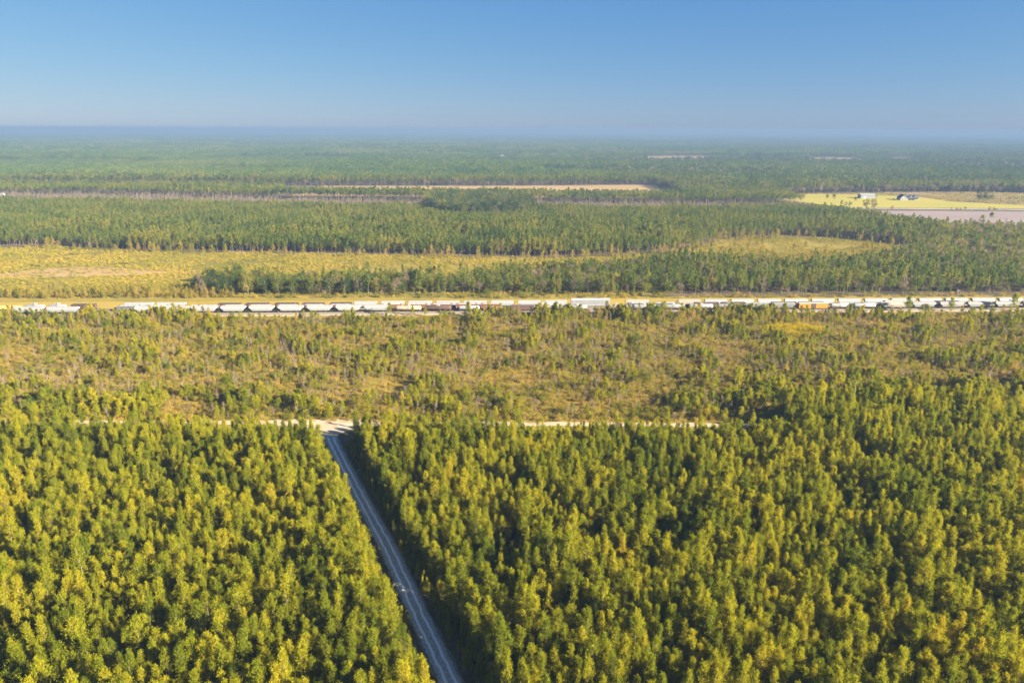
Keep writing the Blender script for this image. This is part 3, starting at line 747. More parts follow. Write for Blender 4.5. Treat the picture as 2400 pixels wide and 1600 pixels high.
# features one can point at
def feature(nm, kd, x, y, s, lb, cat, **k): return plant(nm, kd, x, y, s, lb, cat, **k)
feature('yellow_bush', K_gold, -76, 268.5, 2.3, 'large round yellow-green bush behind the sand junction', 'bush', foliage_name='foliage', wood_name='stem')
feature('young_pine', K_young, -70, 270, 1.25, 'bright green pine right of the yellow bush at the junction', 'pine tree')
for x, y, s, lb in ((-88, 272, 1.5, 'dark green bushy pine left of the yellow bush at the junction'), (-60, 275, 1.45, 'dark green pine above the right end of the junction'),
                    (92, 300, 1.5, 'dark green pine with a deep shadow in the right of the scrub'), (104, 303, 1.7, 'taller dark pine right of the shadowed pine in the scrub'),
                    (112, 306, 1.3, 'smaller dark pine behind the tallest pair in the right of the scrub')):
    feature('young_pine', K_young, x, y, s, lb, 'pine tree')
for x, y, s, lb in ((129, 329, 0.55, 'purple-brown leafless bush, left of the pair at the right'), (137, 332, 0.6, 'purple-brown leafless bush, the wider of the pair at the right')):
    feature('bare_bush', K_drab, x, y, s, lb, 'bush')
feature('brown_tree', K_drab, -263, 424, 0.55, 'rounded purple-brown bare tree before the white hoppers at the far left', 'tree')
for x, y, s, lb in ((-77.5, 431.5, 1.5, 'lone pine before the cream tank car'), (-63, 432, 1.2, 'pine before the right end of the cream tank car'),
                    (-55, 431, 1.05, 'small pine between cream and dark brown tank cars'), (-28, 431, 1.7, 'taller pine before the white tank car with dome'),
                    (98.5, 441, 1.75, 'lone round-topped pine beside the white tank car right of the middle'), (258, 446, 1.9, 'tall pine before the grey hoppers at the right'),
                    (266, 443, 1.2, 'short pine beside the tall pine at the grey hoppers'), (287, 447, 1.8, 'pine between the two tall pines at the grey hoppers'), (329, 449, 2.1, 'tallest pine before the last grey hoppers at the right'),
                    (174, 436, 1.6, 'thin pine left of the orange boxcar')):
    feature('young_pine', K_young, x, y, s, lb, 'pine tree')
# leaning dead trunk
r = empty('dead_trunk', (218.4, 306.4, -0.1))
tag(r, 'leaning pale dead trunk without branches at the far right of the scrub', 'dead tree')
MB().cyl((0, 0, 0), (3.4, 0.5, 10.5), 0.16, 0.06, 6).build('trunk', m_pale_bark, r)
MB().cyl((2.6, 0.4, 8.1), (3.6, -0.4, 9.2), 0.05, 0.02, 4).build('branch', m_pale_bark, r)

# ------------------------------------------------------------------ trees behind the railway
poly_D = [(-214, 480), (-120, 481), (90, 486), (246, 492), (420, 500), (600, 520), (900, 700), (900, 840), (598, 845), (500, 850), (496, 801), (500, 740), (410, 705), (342, 640), (286, 600), (228, 590), (182, 612), (149, 628), (108, 600), (52, 573), (0, 565), (-47, 520), (-97, 538), (-157, 520), (-230, 540), (-232, 500)]
X, Y = jgrid(-240, 900, 479, 850, 4.1)
ok = inside(X, Y, poly_D) & in_view(X, Y, 30)
X, Y = X[ok], Y[ok]
n1, n2 = vnoise(X, Y, 26), vnoise(X + 99, Y, 60)
u1 = rng.random(len(X))
pineish = np.clip(0.15 + 0.6 * np.clip((X - 40) / 120, 0, 1) + 0.4 * (n2 - .5) - 0.35 * np.clip((X - 330) / 60, 0, 1), .05, .85)
drab = np.clip(0.14 + 0.25 * (n1 - .4) + 0.25 * np.clip((X - 330) / 60, 0, 1), .03, .5)
kx = np.where(u1 < pineish, 0, np.where(u1 < pineish + drab, 2, 1))
kx = np.where((kx == 1) & (rng.random(len(X)) < np.where(X < 60, .55, .3)), 3, kx)
front = Y < np.interp(X, [-214, 90, 420, 600], [480, 486, 500, 520]) + 5
keep = (rng.random(len(X)) < np.where(kx == 0, 0.95, 0.55)) & ~(front & (rng.random(len(X)) < .45))
X, Y, kx, front = X[keep], Y[keep], kx[keep], front[keep]
S = np.where(kx == 0, rng.uniform(0.72, 1.12, len(X)), rng.uniform(0.62, 1.18, len(X))) * np.where(X < -60, 1.0, 0.95)
S = np.where(front, S * 0.55, S)
pos = np.where(X < 0, 'left of the image middle', 'right of the image middle')
KD = [(K_midpine, 'mid_pine', 'pine tree', 'pine in the belt behind the railway, %s from the left in the %s rank', 'railway_pines', 'pines in the wooded belt behind the railway', 120),
      (K_broad, 'broadleaf_tree', 'tree', 'green broadleaf tree behind the railway, %s from the left in the %s rank', 'broadleaf_belt', 'broadleaf trees of the wooded belt behind the railway', 200),
      (K_drab, 'autumn_tree', 'tree', 'grey-brown thin-leaved tree behind the railway, %s from the left in the %s rank', 'autumn_belt', 'grey-brown autumn trees in the belt behind the railway', 100),
      (K_oak, 'dark_oak', 'tree', 'dark green rounded tree behind the railway, %s from the left in the %s rank', 'dark_oak_belt', 'dark green rounded trees of the belt behind the railway', 120)]
for k, (kd, nm, cat, lb, mass, mlb, lim) in enumerate(KD):
    ix = np.where(kx == k)[0]; o_ = ix[np.argsort(np.where(np.abs(X[ix]) < Y[ix] * .74, Y[ix], 9e9))][:lim]; rest = np.setdiff1d(ix, o_)
    lbs = rank_labels(X[o_], Y[o_], 8.0, lb, 480)
    for i, lb in zip(o_, lbs): plant(nm.replace('mid_', 'belt_'), kd, X[i], Y[i], S[i], lb, cat, 'trees of the belt behind the railway')
    scatter(mass, kd, X[rest], Y[rest], S[rest], mlb, cat)
# low hedge at the left, and yellow bushes along the foot of the belt
Xh, Yh = jgrid(-440, 430, 468, 530, 2.6)
base_y = np.interp(Xh, [-420, -214, 90, 420], [471, 476.5, 481.5, 494.5])
ok = in_view(Xh, Yh, 15) & (Yh > base_y) & (Yh < base_y + np.where(Xh < -195, 10 + 38 * rng.random(len(Xh)) ** 2.5 * np.clip((Xh + 430) / 150, .3, 1), 4))
Xh, Yh = Xh[ok], Yh[ok]; u1 = rng.random(len(Xh))
a = (Xh < -195) & (u1 < .42); scatter('hedgerow_pines', K_scrubpine, Xh[a], Yh[a], rng.uniform(0.5, 1.05, a.sum()), 'hedgerow of low pines between railway and clearing at the left', 'hedgerow')
a = u1 > .78; scatter('verge_bushes', K_gold, Xh[a], Yh[a], rng.uniform(0.4, 1.0, a.sum()), 'yellow bushes along the foot of the tree belt', 'bushes')
a = (u1 > .42) & (u1 < .78); scatter('verge_shrubs', K_shrub, Xh[a], Yh[a], rng.uniform(0.8, 2.0, a.sum()), 'olive shrubs along the foot of the tree belt', 'shrubs')

# clearings: low ragged growth
X, Y = jgrid(-640, 420, 490, 795, 2.9)
ok = (inside(X, Y, CLEAR) | inside(X, Y, WEDGE)) & in_view(X, Y, 20) & (vnoise(X, Y, 12) + 0.5 * vnoise(X, Y, 45) > 0.45) & ~(inside(X, Y, BARE) & (rng.random(len(X)) < .62))
scatter('clearing_growth', K_clear, X[ok], Y[ok], rng.uniform(0.45, 1.15, ok.sum()), 'low yellow regrowth covering the open clearing', 'brush')
X, Y = jgrid(-560, 260, 500, 660, 11)
ok = inside(X, Y, CLEAR) & in_view(X, Y, 10) & (rng.random(len(X)) < 0.25 + 0.3 * (Y < 520))
scatter('clearing_bushes', K_shrub, X[ok], Y[ok], rng.uniform(0.6, 1.6, ok.sum()), 'dark green bushes dotted over the clearing', 'bushes')

def edge_dist(px_, py_, poly):
    best = np.full(len(px_), 1e9); P = np.asarray(poly, float)
    for a_, b_ in zip(P, np.roll(P, -1, 0)):
        d_ = b_ - a_; t_ = np.clip(((px_ - a_[0]) * d_[0] + (py_ - a_[1]) * d_[1]) / (d_ @ d_ + 1e-9), 0, 1)
        best = np.minimum(best, np.hypot(px_ - a_[0] - t_ * d_[0], py_ - a_[1] - t_ * d_[1]))
    return best
X, Y = jgrid(-560, 420, 500, 800, 5.0)
ic, iw = inside(X, Y, CLEAR), inside(X, Y, WEDGE)
ed = np.where(iw, edge_dist(X, Y, WEDGE), edge_dist(X, Y, CLEAR))
ok = (ic | iw) & in_view(X, Y, 10) & (rng.random(len(X)) < 0.75 * np.exp(-ed / np.where(iw, 9, 6)) + 0.012)
scatter('clearing_edge_pines', K_scrubpine, X[ok], Y[ok], rng.uniform(0.5, 1.5, ok.sum()), 'straggling pines along the ragged edges of the clearings', 'pines')

# ------------------------------------------------------------------ middle pine stand
poly_E = [(-560, 690), (-461, 707), (-425, 689), (-348, 676), (-243, 669), (-120, 660), (-40, 655), (39, 648), (121, 668), (180, 700), (231, 770), (310, 793), (372, 775), (405, 722), (500, 745), (498, 801), (500, 885), (486, 950), (462, 1028), (412, 1068), (300, 1040), (0, 1030), (-248, 1042), (-521, 1092), (-782, 1100), (-1000, 1110), (-1000, 700)]
X, Y = jgrid(-1000, 520, 645, 1112, 3.3)
ok = inside(X, Y, poly_E) & in_view(X, Y, 20)
island = ((X + 48) / 84) ** 2 + ((Y - 1065) / 125) ** 2 < 1
ok &= ~island & (rng.random(len(X)) > 0.04 + 0.25 * (vnoise(X, Y, 30) > .74))
X, Y = X[ok], Y[ok]
edge_y = np.interp(X, [-560, -461, -348, -120, 39, 121, 231, 310, 405], [690, 707, 676, 660, 648, 668, 770, 793, 722])
S = rng.uniform(0.68, 1.1, len(X)) * (0.78 + 0.4 * vnoise(X, Y, 40))
S = np.where(Y > 850, S * 0.82, S)
drabm = (rng.random(len(X)) < np.clip(0.03 + 0.30 * np.clip((X - 150) / 100, 0, 1) * np.clip((900 - Y) / 80, 0, 1) + 0.25 * (vnoise(X, Y, 45) > .78), 0, .5))
scatter('pine_stand', K_midpine, X[~drabm], Y[~drabm], S[~drabm], 'dense green pine stand with pale trunks behind the yellow clearing', 'pine stand')
scatter('stand_broadleaves', K_drab, X[drabm][::2], Y[drabm][::2], S[drabm][::2] * 0.9, 'grey-brown autumn trees mixed into the pine stand', 'trees')
# grove of big dark trees inside the stand
X, Y = jgrid(-135, 40, 935, 1195, 10.5)
ok = ((X + 48) / 82) ** 2 + ((Y - 1065) / 122) ** 2 < 1
for x, y, lb in zip(X[ok], Y[ok], rank_labels(X[ok], Y[ok], 11.0, 'big dark tree in the rounded grove, %s from the left in the %s rank', 938)):
    dk = rng.random()
    plant('grove_tree', K_oak if dk < .7 else K_broad if dk < .85 else K_drab, x, y, rng.uniform(1.4, 1.85), lb, 'tree', 'grove trees inside the pine stand')
# thin tall stand before the bare strip
poly_F = [(-1300, 1235), (-890, 1245), (-757, 1262), (-590, 1232), (-354, 1186), (-281, 1174), (0, 1146), (203, 1140), (405, 1134), (470, 1150), (480, 1275), (440, 1330), (310, 1390), (300, 1235), (40, 1228), (-170, 1235), (-395, 1245), (-440, 1385), (-618, 1400), (-1300, 1400)]
X, Y = jgrid(-1250, 490, 1130, 1475, 4.4)
ok = inside(X, Y, poly_F) & in_view(X, Y, 20) & ~(((X + 48) / 84) ** 2 + ((Y - 1065) / 125) ** 2 < 1); X, Y = X[ok], Y[ok]
scatter('tall_pine_stand', K_farpine, X, Y, rng.uniform(0.66, 0.9, len(X)) * np.where((X > -400) & (X < 60), 1.12, 1.0), 'tall thin pine stand with bare trunks before the bare strip', 'pine stand')
X, Y = jgrid(-900, 480, 1035, 1245, 5.0)
ok = ~inside(X, Y, poly_E) & ~inside(X, Y, poly_F) & in_view(X, Y, 20) & ~inside(X, Y, LAWN) & (vnoise(X, Y, 20) > .35) & (X < 420)
scatter('stand_margin_brush', K_bare, X[ok], Y[ok], rng.uniform(.6, 1.3, ok.sum()), 'brown brush in the gap between the two pine stands', 'brush')

# ------------------------------------------------------------------ far forest
def far_mask(X, Y):
    m = np.ones(len(X), bool)
    for p in (LAWN, BRUSH, STRIP, PLOUGH): m &= ~inside(X, Y, p)
    for p in FARFIELDS:
        c = np.mean(p, 0); m &= ~inside(X, Y, np.array(p))
    return m
# front edge trees of the far forest, individually placed
poly_Hf = [(-1500, 1478), (-1051, 1476), (-802, 1500), (-618, 1490), (-480, 1480), (-178, 1490), (0, 1505), (308, 1550), (310, 1400), (380, 1370), (476, 1340), (553, 1345), (778, 1388), (930, 1396), (1070, 1340), (1150, 1210), (1400, 1300), (1300, 1500), (900, 1480), (500, 1480), (420, 1620), (0, 1580), (-480, 1560), (-1500, 1560)]
X, Y = jgrid(-1400, 1400, 1190, 1640, 4.6)
ok = inside(X, Y, poly_Hf) & in_view(X, Y, 30); X, Y = X[ok], Y[ok]; u1 = rng.random(len(X))
dr_ = u1 < np.where(X > 300, .42, .12)
scatter('far_edge_pines', K_farpine, X[~dr_], Y[~dr_], rng.uniform(.75, 1.1, (~dr_).sum()), 'pines along the front of the far forest', 'pine forest')
scatter('far_edge_broadleaves', K_drab, X[dr_][::2], Y[dr_][::2], rng.uniform(.9, 1.5, dr_[dr_].size)[::2], 'grey leafless trees along the front of the far forest', 'trees')
def patches(name, kd, w, y0, y1, lb, base_poly=None):
    X, Y = jgrid(-0.8 * y1 - w, 0.8 * y1 + w, y0, y1, w, 0.06)
    ok = in_view(X, Y, w) & far_mask(X, Y)
    for dx, dy in ((w * .45, w * .45), (-w * .45, w * .45), (w * .45, -w * .45), (-w * .45, -w * .45)): ok &= far_mask(X + dx, Y + dy)
    ok &= ~((Y < 1600) & inside(X, Y - 14, np.array([(-1700, 0), (-1700, 1480)] + poly_Hf[1:12] + [(1070, 1340), (1150, 1210), (1500, 1100), (1500, 0)])))
    ok &= ~((Y < 1640) & inside(X, Y, poly_Hf))
    X, Y = X[ok], Y[ok]
    cell = np.floor((X + 0.25 * Y + 140 * np.sin(Y / 700)) / 620).astype(int) * 57 + np.floor((Y + 0.12 * X) / np.where(Y < 4000, 260, 520)).astype(int) * 131
    S = 0.6 + 0.9 * _lat[cell % 256, (cell * 7) % 256] + 0.15 * vnoise(X, Y, 90)
    thin = (_lat[(cell * 3) % 256, (cell * 5) % 256] > 0.93) & (Y > 1900)
    S = np.where(thin, 0.28, S)
    o = scatter(name, kd, X, Y, S * 0 + 1.0, lb, 'forest', quarter=True)
    sc = np.ones((len(X), 3), np.float32); sc[:, 2] = S
    o.data.attributes['size'].data.foreach_set('vector', sc.ravel())
patches('far_forest', K_p24, 24, 1250, 3000, 'broad green pine forest beyond the bare strip and the farm field')
patches('distant_forest', K_p60, 60, 3030, 8000, 'blue-green forest fading into the haze')
patches('horizon_forest', K_p150, 150, 8080, 21000, 'pale blue forest at the horizon')
# broadleaf and bare trees mixed into the forest on the right, dark tree lines farther off
X, Y = jgrid(260, 2000, 1400, 2700, 15); ok = in_view(X, Y, 10) & far_mask(X, Y) & (vnoise(X, Y, 130) > .3) & (Y > 1420 - 0.1 * X); X, Y = X[ok], Y[ok]; u1 = rng.random(len(X))
scatter('far_broadleaves', K_oak, X[u1 < .6], Y[u1 < .6], rng.uniform(1.1, 1.6, (u1 < .6).sum()), 'dark broadleaf trees rising from the far forest at the right', 'trees')
scatter('far_bare_trees', K_drab, X[u1 > .6], Y[u1 > .6], rng.uniform(1.1, 1.6, (u1 > .6).sum()), 'grey bare trees rising from the far forest at the right', 'trees')
Xl, Yl = [], []
for i in range(34):
    y0 = 1650 * (4.2 ** rng.random()); x0 = rng.uniform(-.72, .72) * y0; L = rng.uniform(.06, .22) * y0
    q = rng.uniform(-L / 2, L / 2, int(L / 5)); Xl.append(x0 + q); Yl.append(y0 + q * rng.uniform(-.2, .2) + rng.normal(0, 9, len(q)))
Xl, Yl = np.concatenate(Xl), np.concatenate(Yl); ok = far_mask(Xl, Yl)
scatter('far_tree_lines', K_oak, Xl[ok], Yl[ok], rng.uniform(1.0, 1.7, ok.sum()), 'dark lines of taller trees crossing the far forest', 'trees')
# darker taller groves far off
for nm, cx, cy_, rx, ry, n, s, lb in (('far_grove', -600, 3640, 150, 22, 60, 1.9, 'dark straight-edged grove far off in the hazy forest'),
                                     ('far_grove', 255, 1585, 60, 22, 42, 1.55, 'dark clump of tall trees right of the bare strip')):
    X = rng.uniform(cx - rx, cx + rx, n); Y = rng.uniform(cy_ - ry, cy_ + ry, n)
    scatter(nm, K_oak, X, Y, rng.uniform(.8, 1.1, n) * s, lb, 'trees')

# ------------------------------------------------------------------ railway
RA, RB = np.array([-282.8, 429.9]), np.array([297.4, 454.2])
rdir = (RB - RA) / np.linalg.norm(RB - RA); rnor = np.array([-rdir[1], rdir[0]]); RANG = math.atan2(rdir[1], rdir[0])
r_at = lambda x, off: RA + rdir * ((x - RA[0]) / rdir[0]) + rnor * off
OFFS = [1.6, 6.6, 11.8]
m_ballast = ground_mat('ballast', [(0.0, (0.105, 0.087, 0.072)), (0.5, (0.195, 0.164, 0.133)), (1.0, (0.270, 0.231, 0.189))], 0.3, 4.0, 0.6, bump=0.05)
m_rail, _, b = new_mat('rail_steel', 0.45); b.inputs['Base Color'].default_value = (0.16, 0.11, 0.085, 1); b.inputs['Metallic'].default_value = 0.6
rs = np.linspace(-430, 430, 60)
strip('railway_verge', [tuple(r_at(x, 24.5)) for x in rs], 19.0, -0.045, m_verge, 1.5)
strip('service_road', [tuple(r_at(x, -4.9)) for x in rs], 3.6, -0.035, m_road, 0.4)
o = sheet('yard_apron', [tuple(r_at(-430, -2.8)), tuple(r_at(430, -2.8)), tuple(r_at(430, 15.2)), tuple(r_at(-430, 15.2))], -0.02, m_ballast)
for t, off in enumerate(OFFS):
    mb = MB()
    pr = [(-1.9, 0.0), (-1.45, 0.25), (1.45, 0.25), (1.9, 0.0)]
    rings = []
    for x in (-430, 430):
        p = r_at(x, off); rings.append([(p[0] + rnor[0] * a_, p[1] + rnor[1] * a_, z_) for a_, z_ in pr])
    bed = mb.loft(rings).build('track_bed', m_ballast); tag(bed, kind='structure')
    for s_ in (-0.72, 0.72):
        m2 = MB(); rr = []
        for x in (-430, 430):
            p = r_at(x, off + s_); rr.append([(p[0] + rnor[0] * a_, p[1] + rnor[1] * a_, z_) for a_, z_ in ((-.07, .26), (.07, .26), (.04, .42), (-.04, .42))])
        m2.loft(rr).build('rail', m_rail, bed)
# paints
WHITE, CREAM, GREY, LGREY = (0.27, 0.285, 0.305), (0.36, 0.30, 0.22), (0.13, 0.14, 0.155), (0.21, 0.22, 0.24)
PAINT = {'white': paint_mat('white_paint', WHITE), 'off-white': paint_mat('offwhite_paint', (0.27, 0.26, 0.235), amount=.45), 'cream': paint_mat('cream_paint', CREAM, (0.25, 0.11, 0.05), .5), 'grey': paint_mat('grey_paint', GREY),
         'light grey': paint_mat('light_grey_paint', LGREY), 'dark brown': paint_mat('brown_paint', (0.075, 0.05, 0.045), (0.13, 0.08, 0.06), .6), 'maroon': paint_mat('maroon_paint', (0.13, 0.075, 0.075)),
         'rust brown': paint_mat('rust_paint', (0.20, 0.10, 0.06), (0.09, 0.05, 0.035), .5), 'black': paint_mat('black_paint', (0.03, 0.028, 0.03)), 'orange': paint_mat('orange_paint', (0.48, 0.23, 0.04), amount=.3), 'yellow': paint_mat('yellow_paint', (0.60, 0.42, 0.08), amount=.3),
         'rusty white': paint_mat('rusty_white_paint', (0.32, 0.28, 0.25), (0.22, 0.07, 0.02), .85)}
m_under, _, b = new_mat('underframe_steel', 0.8); b.inputs['Base Color'].default_value = (0.035, 0.032, 0.03, 1)
m_dark, _, b = new_mat('dark_steel', 0.8); b.inputs['Base Color'].default_value = (0.06, 0.058, 0.056, 1)  # one even dark steel colour for ladders and car end frames
m_galv, _, b = new_mat('galvanised_steel', 0.5); b.inputs['Base Color'].default_value = (0.38, 0.37, 0.36, 1)
m_coal = ground_mat('coal_load', [(0.0, (0.03, 0.03, 0.03)), (1.0, (0.08, 0.075, 0.07))], 1.0, 4.0)
m_gravel = ground_mat('stone_load', [(0.0, (0.22, 0.20, 0.19)), (1.0, (0.40, 0.38, 0.37))], 1.0, 4.0)

def bogie_mesh():
    m = MB()
    for sx_ in (-0.85, 0.85):
        for sy_ in (-0.75, 0.75): m.cyl((sx_, sy_ - .07, .86), (sx_, sy_ + .07, .86), .43, n=10)
        m.cyl((sx_, -.75, .86), (sx_, .75, .86), .08, n=5)
    for sy_ in (-1.0, 1.0): m.box(-1.25, 1.25, sy_ - .08, sy_ + .08, .72, 1.05)
    m.box(-.25, .25, -1.1, 1.1, .75, 1.15)
    return m.mesh('bogie', m_under)
ME_BOGIE = bogie_mesh()

def prof(L, pts):      # extrude a closed (y, z) profile along x from -L/2 to L/2
    return [[(-L / 2, y, z) for y, z in pts], [(L / 2, y, z) for y, z in pts]]

CAR = {}
def parts_covered_hopper(L, paint):
    P = []
    body = MB()
    # curved side sheets, arched roof; slope sheets cut in under both ends
    side = [(1.38, 1.55), (1.52, 2.1), (1.60, 2.8), (1.56, 3.6), (1.38, 4.25), (0.7, 4.52), (0, 4.58)]
    full = side + [(-y, z) for y, z in side[-2::-1]]
    b_ = L / 2 - 0.9
    rings = []
    for x, lift in ((-b_, 1.95), (-b_ + 0.05, 1.9), (-b_ + 1.9, 0.0), (b_ - 1.9, 0.0), (b_ - 0.05, 1.9), (b_, 1.95)):
        ring = []
        for y, z in full:
            zz = max(z, 1.55 + lift); yy = y
            ring.append((x, yy, zz))
        rings.append(ring)
    body.loft(rings)
    P.append(('body', body, paint, True))
    hb = MB()
    for k in range(3):
        cx = (k - 1) * (L - 6.5) / 3
        w = (L - 6.5) / 6 * 0.95
        hb.loft([[(cx - w, -1.3, 1.6), (cx + w, -1.3, 1.6), (cx + w, 1.3, 1.6), (cx - w, 1.3, 1.6)], [(cx - .35, -.6, .65), (cx + .35, -.6, .65), (cx + .35, .6, .65), (cx - .35, .6, .65)]])
    P.append(('discharge_hoppers', hb, paint, False))
    P.append(('side_sill', MB().box(-L / 2 + .5, L / 2 - .5, -1.52, -1.40, 1.28, 1.5).box(-L / 2 + .5, L / 2 - .5, 1.40, 1.52, 1.28, 1.5).box(-L / 2, L / 2, -.3, .3, 1.05, 1.35), 'under', False))
    rw = MB().box(-b_ + .3, b_ - .3, -.42, .42, 4.66, 4.72).box(-b_ + .3, b_ - .3, -1.05, -.85, 4.5, 4.56)
    for k in range(9):
        x = -b_ + .8 + k * (2 * b_ - 1.6) / 8
        rw.box(x - .12, x + .12, -.4, .4, 4.55, 4.66)
    P.append(('roof_walk', rw, 'galv', False))
    for s_ in (-1, 1):
        e = MB()
        x0, x1 = s_ * (L / 2 - .85), s_ * (L / 2 - .3)
        for y in (-1.45, 1.35):
            e.box(min(x0, x1) if s_ < 0 else max(x0, x1) - .1, (min(x0, x1) if s_ < 0 else max(x0, x1) - .1) + .1, y, y + .1, 1.3, 4.3)
        for z in np.arange(1.7, 4.3, .5):
            xx = s_ * (L / 2 - .35); e.box(xx - .04, xx + .04, -1.45, -.95, z, z + .05)
        e.box(min(s_ * (L / 2 - .3), s_ * (L / 2 - 2.4)), max(s_ * (L / 2 - .3), s_ * (L / 2 - 2.4)), -1.45, 1.45, 1.3, 1.36)
        P.append(('end_frame', e, 'dark', False))
    return P

def parts_tank(L, paint, dome=False, rad=1.5):
    P = []
    n = 14; t = MB(); zc = 1.15 + rad
    b_ = L / 2 - .75
    rings = []
    for x, f in ((-b_, .15), (-b_ + .18, .62), (-b_ + .5, .9), (-b_ + .85, 1), (b_ - .85, 1), (b_ - .5, .9), (b_ - .18, .62), (b_, .15)):
        rings.append([(x, rad * f * math.cos(2 * math.pi * k / n), zc + rad * f * math.sin(2 * math.pi * k / n)) for k in range(n)])
    t.loft(rings); P.append(('tank', t, paint, True))
    d = MB()
    if dome: d.cyl((0, 0, zc + rad * .8), (0, 0, zc + rad + .95), .95, .9, 12)
    else: d.cyl((0, 0, zc + rad * .9), (0, 0, zc + rad + .45), .5, .5, 10)
    P.append(('manway', d, paint if dome else 'galv', False))
    w = MB()
    w.box(-1.3, 1.3, -1.0, 1.0, zc + rad + .02, zc + rad + .08)
    for x in (-1.3, 1.25):
        for y in (-1.0, .95): w.box(x, x + .05, y, y + .05, zc + rad, zc + rad + 1.0)
    w.box(-1.3, 1.3, -1.0, -.95, zc + rad + .95, zc + rad + 1.0).box(-1.3, 1.3, .95, 1.0, zc + rad + .95, zc + rad + 1.0)
    P.append(('platform', w, 'galv', False))
    ld = MB()
    for x in (-.25, .2): ld.box(x, x + .05, -rad - .22, -rad - .17, 1.2, zc + rad)
    for z in np.arange(1.4, zc + rad, .4): ld.box(-.2, .2, -rad - .22, -rad - .18, z, z + .05)
    P.append(('ladder', ld, 'dark', False))
    s_ = MB().box(-L / 2, L / 2, -.3, .3, 1.0, 1.3)
    for q in (-1, 1):
        xs = sorted((q * (L / 2 - .2), q * (L / 2 - 2.2))); s_.box(xs[0], xs[1], -1.4, 1.4, 1.22, 1.32)
        xs = sorted((q * (L / 2 - 2.0), q * (L / 2 - 2.5))); s_.loft([[(xs[0], -1.3, 1.2), (xs[1], -1.3, 1.2), (xs[1], 1.3, 1.2), (xs[0], 1.3, 1.2)], [(xs[0], -1.2, 1.75), (xs[1], -1.2, 1.75), (xs[1], 1.2, 1.75), (xs[0], 1.2, 1.75)]])
    P.append(('underframe', s_, 'under', False))
    return P

def parts_gondola(L, paint, load, H=3.6, heap=.5):
    P = []
    b_ = L / 2 - .5; w = 1.5; g = MB()
    g.box(-b_, b_, -w, -w + .08, 1.2, H).box(-b_, b_, w - .08, w, 1.2, H).box(-b_, -b_ + .1, -w + .08, w - .08, 1.2, H).box(b_ - .1, b_, -w + .08, w - .08, 1.2, H)
    g.box(-b_ + .1, b_ - .1, -w + .08, w - .08, 1.1, 1.3)
    P.append(('body', g, paint, False))
    n = int(L / 1.35)
    for s_ in (-1, 1):
        rb = MB()
        for k in range(n + 1):
            x = -b_ + .1 + k * (2 * b_ - .2) / n
            y = s_ * (w + .085); rb.box(x - .07, x + .07, y - .08, y + .08, 1.2, H - .12)
        y = s_ * (w + .07); rb.box(-b_, b_, y - .1, y + .1, H - .12, H + .04)
        P.append(('side_ribs', rb, paint, False))
    ld = MB(); nx = 14; rings = []
    for i in range(nx + 1):
        x = -b_ + .12 + (2 * b_ - .24) * i / nx; e = min(1, min(i, nx - i) / 2.0)
        h = H - .35 + heap * e * random.uniform(.75, 1.1)
        rings.append([(x, -w + .09, 1.31), (x, w - .09, 1.31), (x, w - .09, H - .45), (x, w * .45, h), (x, -w * .45, h), (x, -w + .09, H - .45)])
    ld.loft(rings); P.append(('load', ld, load, False))
    P.append(('underframe', MB().box(-L / 2, L / 2, -.3, .3, .95, 1.2).box(-b_ + 2.5, b_ - 2.5, -1.35, 1.35, .85, 1.09), 'under', False))
    return P

def parts_boxcar(L, paint, roof='galv', H=4.7, door=True):
    P = []
    b_ = L / 2 - .4; w = 1.5
    P.append(('body', MB().box(-b_, b_, -w, w, 1.15, H - .3), paint, False))
    P.append(('roof', MB().loft(prof(2 * b_ + .12, [(-w - .06, H - .3), (w + .06, H - .3), (w + .06, H - .18), (0, H), (-w - .06, H - .18)])), roof, False))
    n = int(L / 1.0)
    for s_ in (-1, 1):
        rb = MB()
        for k in range(n + 1):
            x = -b_ + .12 + k * (2 * b_ - .24) / n
            if door and abs(x) < 2.0: continue
            y = s_ * (w + .05); rb.box(x - .1, x + .1, y - .05, y + .05, 1.2, H - .36)
        P.append(('side_ribs', rb, paint, False))
        if door:
            y = s_ * (w + .06); d = MB().box(-1.75, 1.75, y - .05, y + .05, 1.3, H - .45)
            P.append(('sliding_door', d, 'dark brown' if paint == 'orange' else paint, False))
    P.append(('underframe', MB().box(-L / 2, L / 2, -.3, .3, .9, 1.14).box(-b_ + 2.6, b_ - 2.6, -1.3, 1.3, .8, 1.14), 'under', False))
    return P

def parts_autorack(L, paint):
    P = []
    b_ = L / 2 - .4; w = 1.5; H = 5.7
    P.append(('body', MB().box(-b_, b_, -w, w, 1.0, H - .25), paint, False))
    P.append(('roof', MB().loft(prof(2 * b_, [(-w - .05, H - .25), (w + .05, H - .25), (w * .75, H - .02), (-w * .75, H - .02)])), 'galv', False))
    for s_ in (-1, 1):
        for k in range(9):
            x0 = -b_ + .5 + k * (2 * b_ - 1.0) / 9; x1 = x0 + (2 * b_ - 1.0) / 9 - .45
            y = s_ * (w + .035); P.append(('side_panel', MB().box(x0, x1, min(y - .03, y + .03), max(y - .03, y + .03), 2.1, H - .9), 'light grey', False))
    P.append(('underframe', MB().box(-L / 2, L / 2, -.3, .3, .7, .99), 'under', False))
    return P

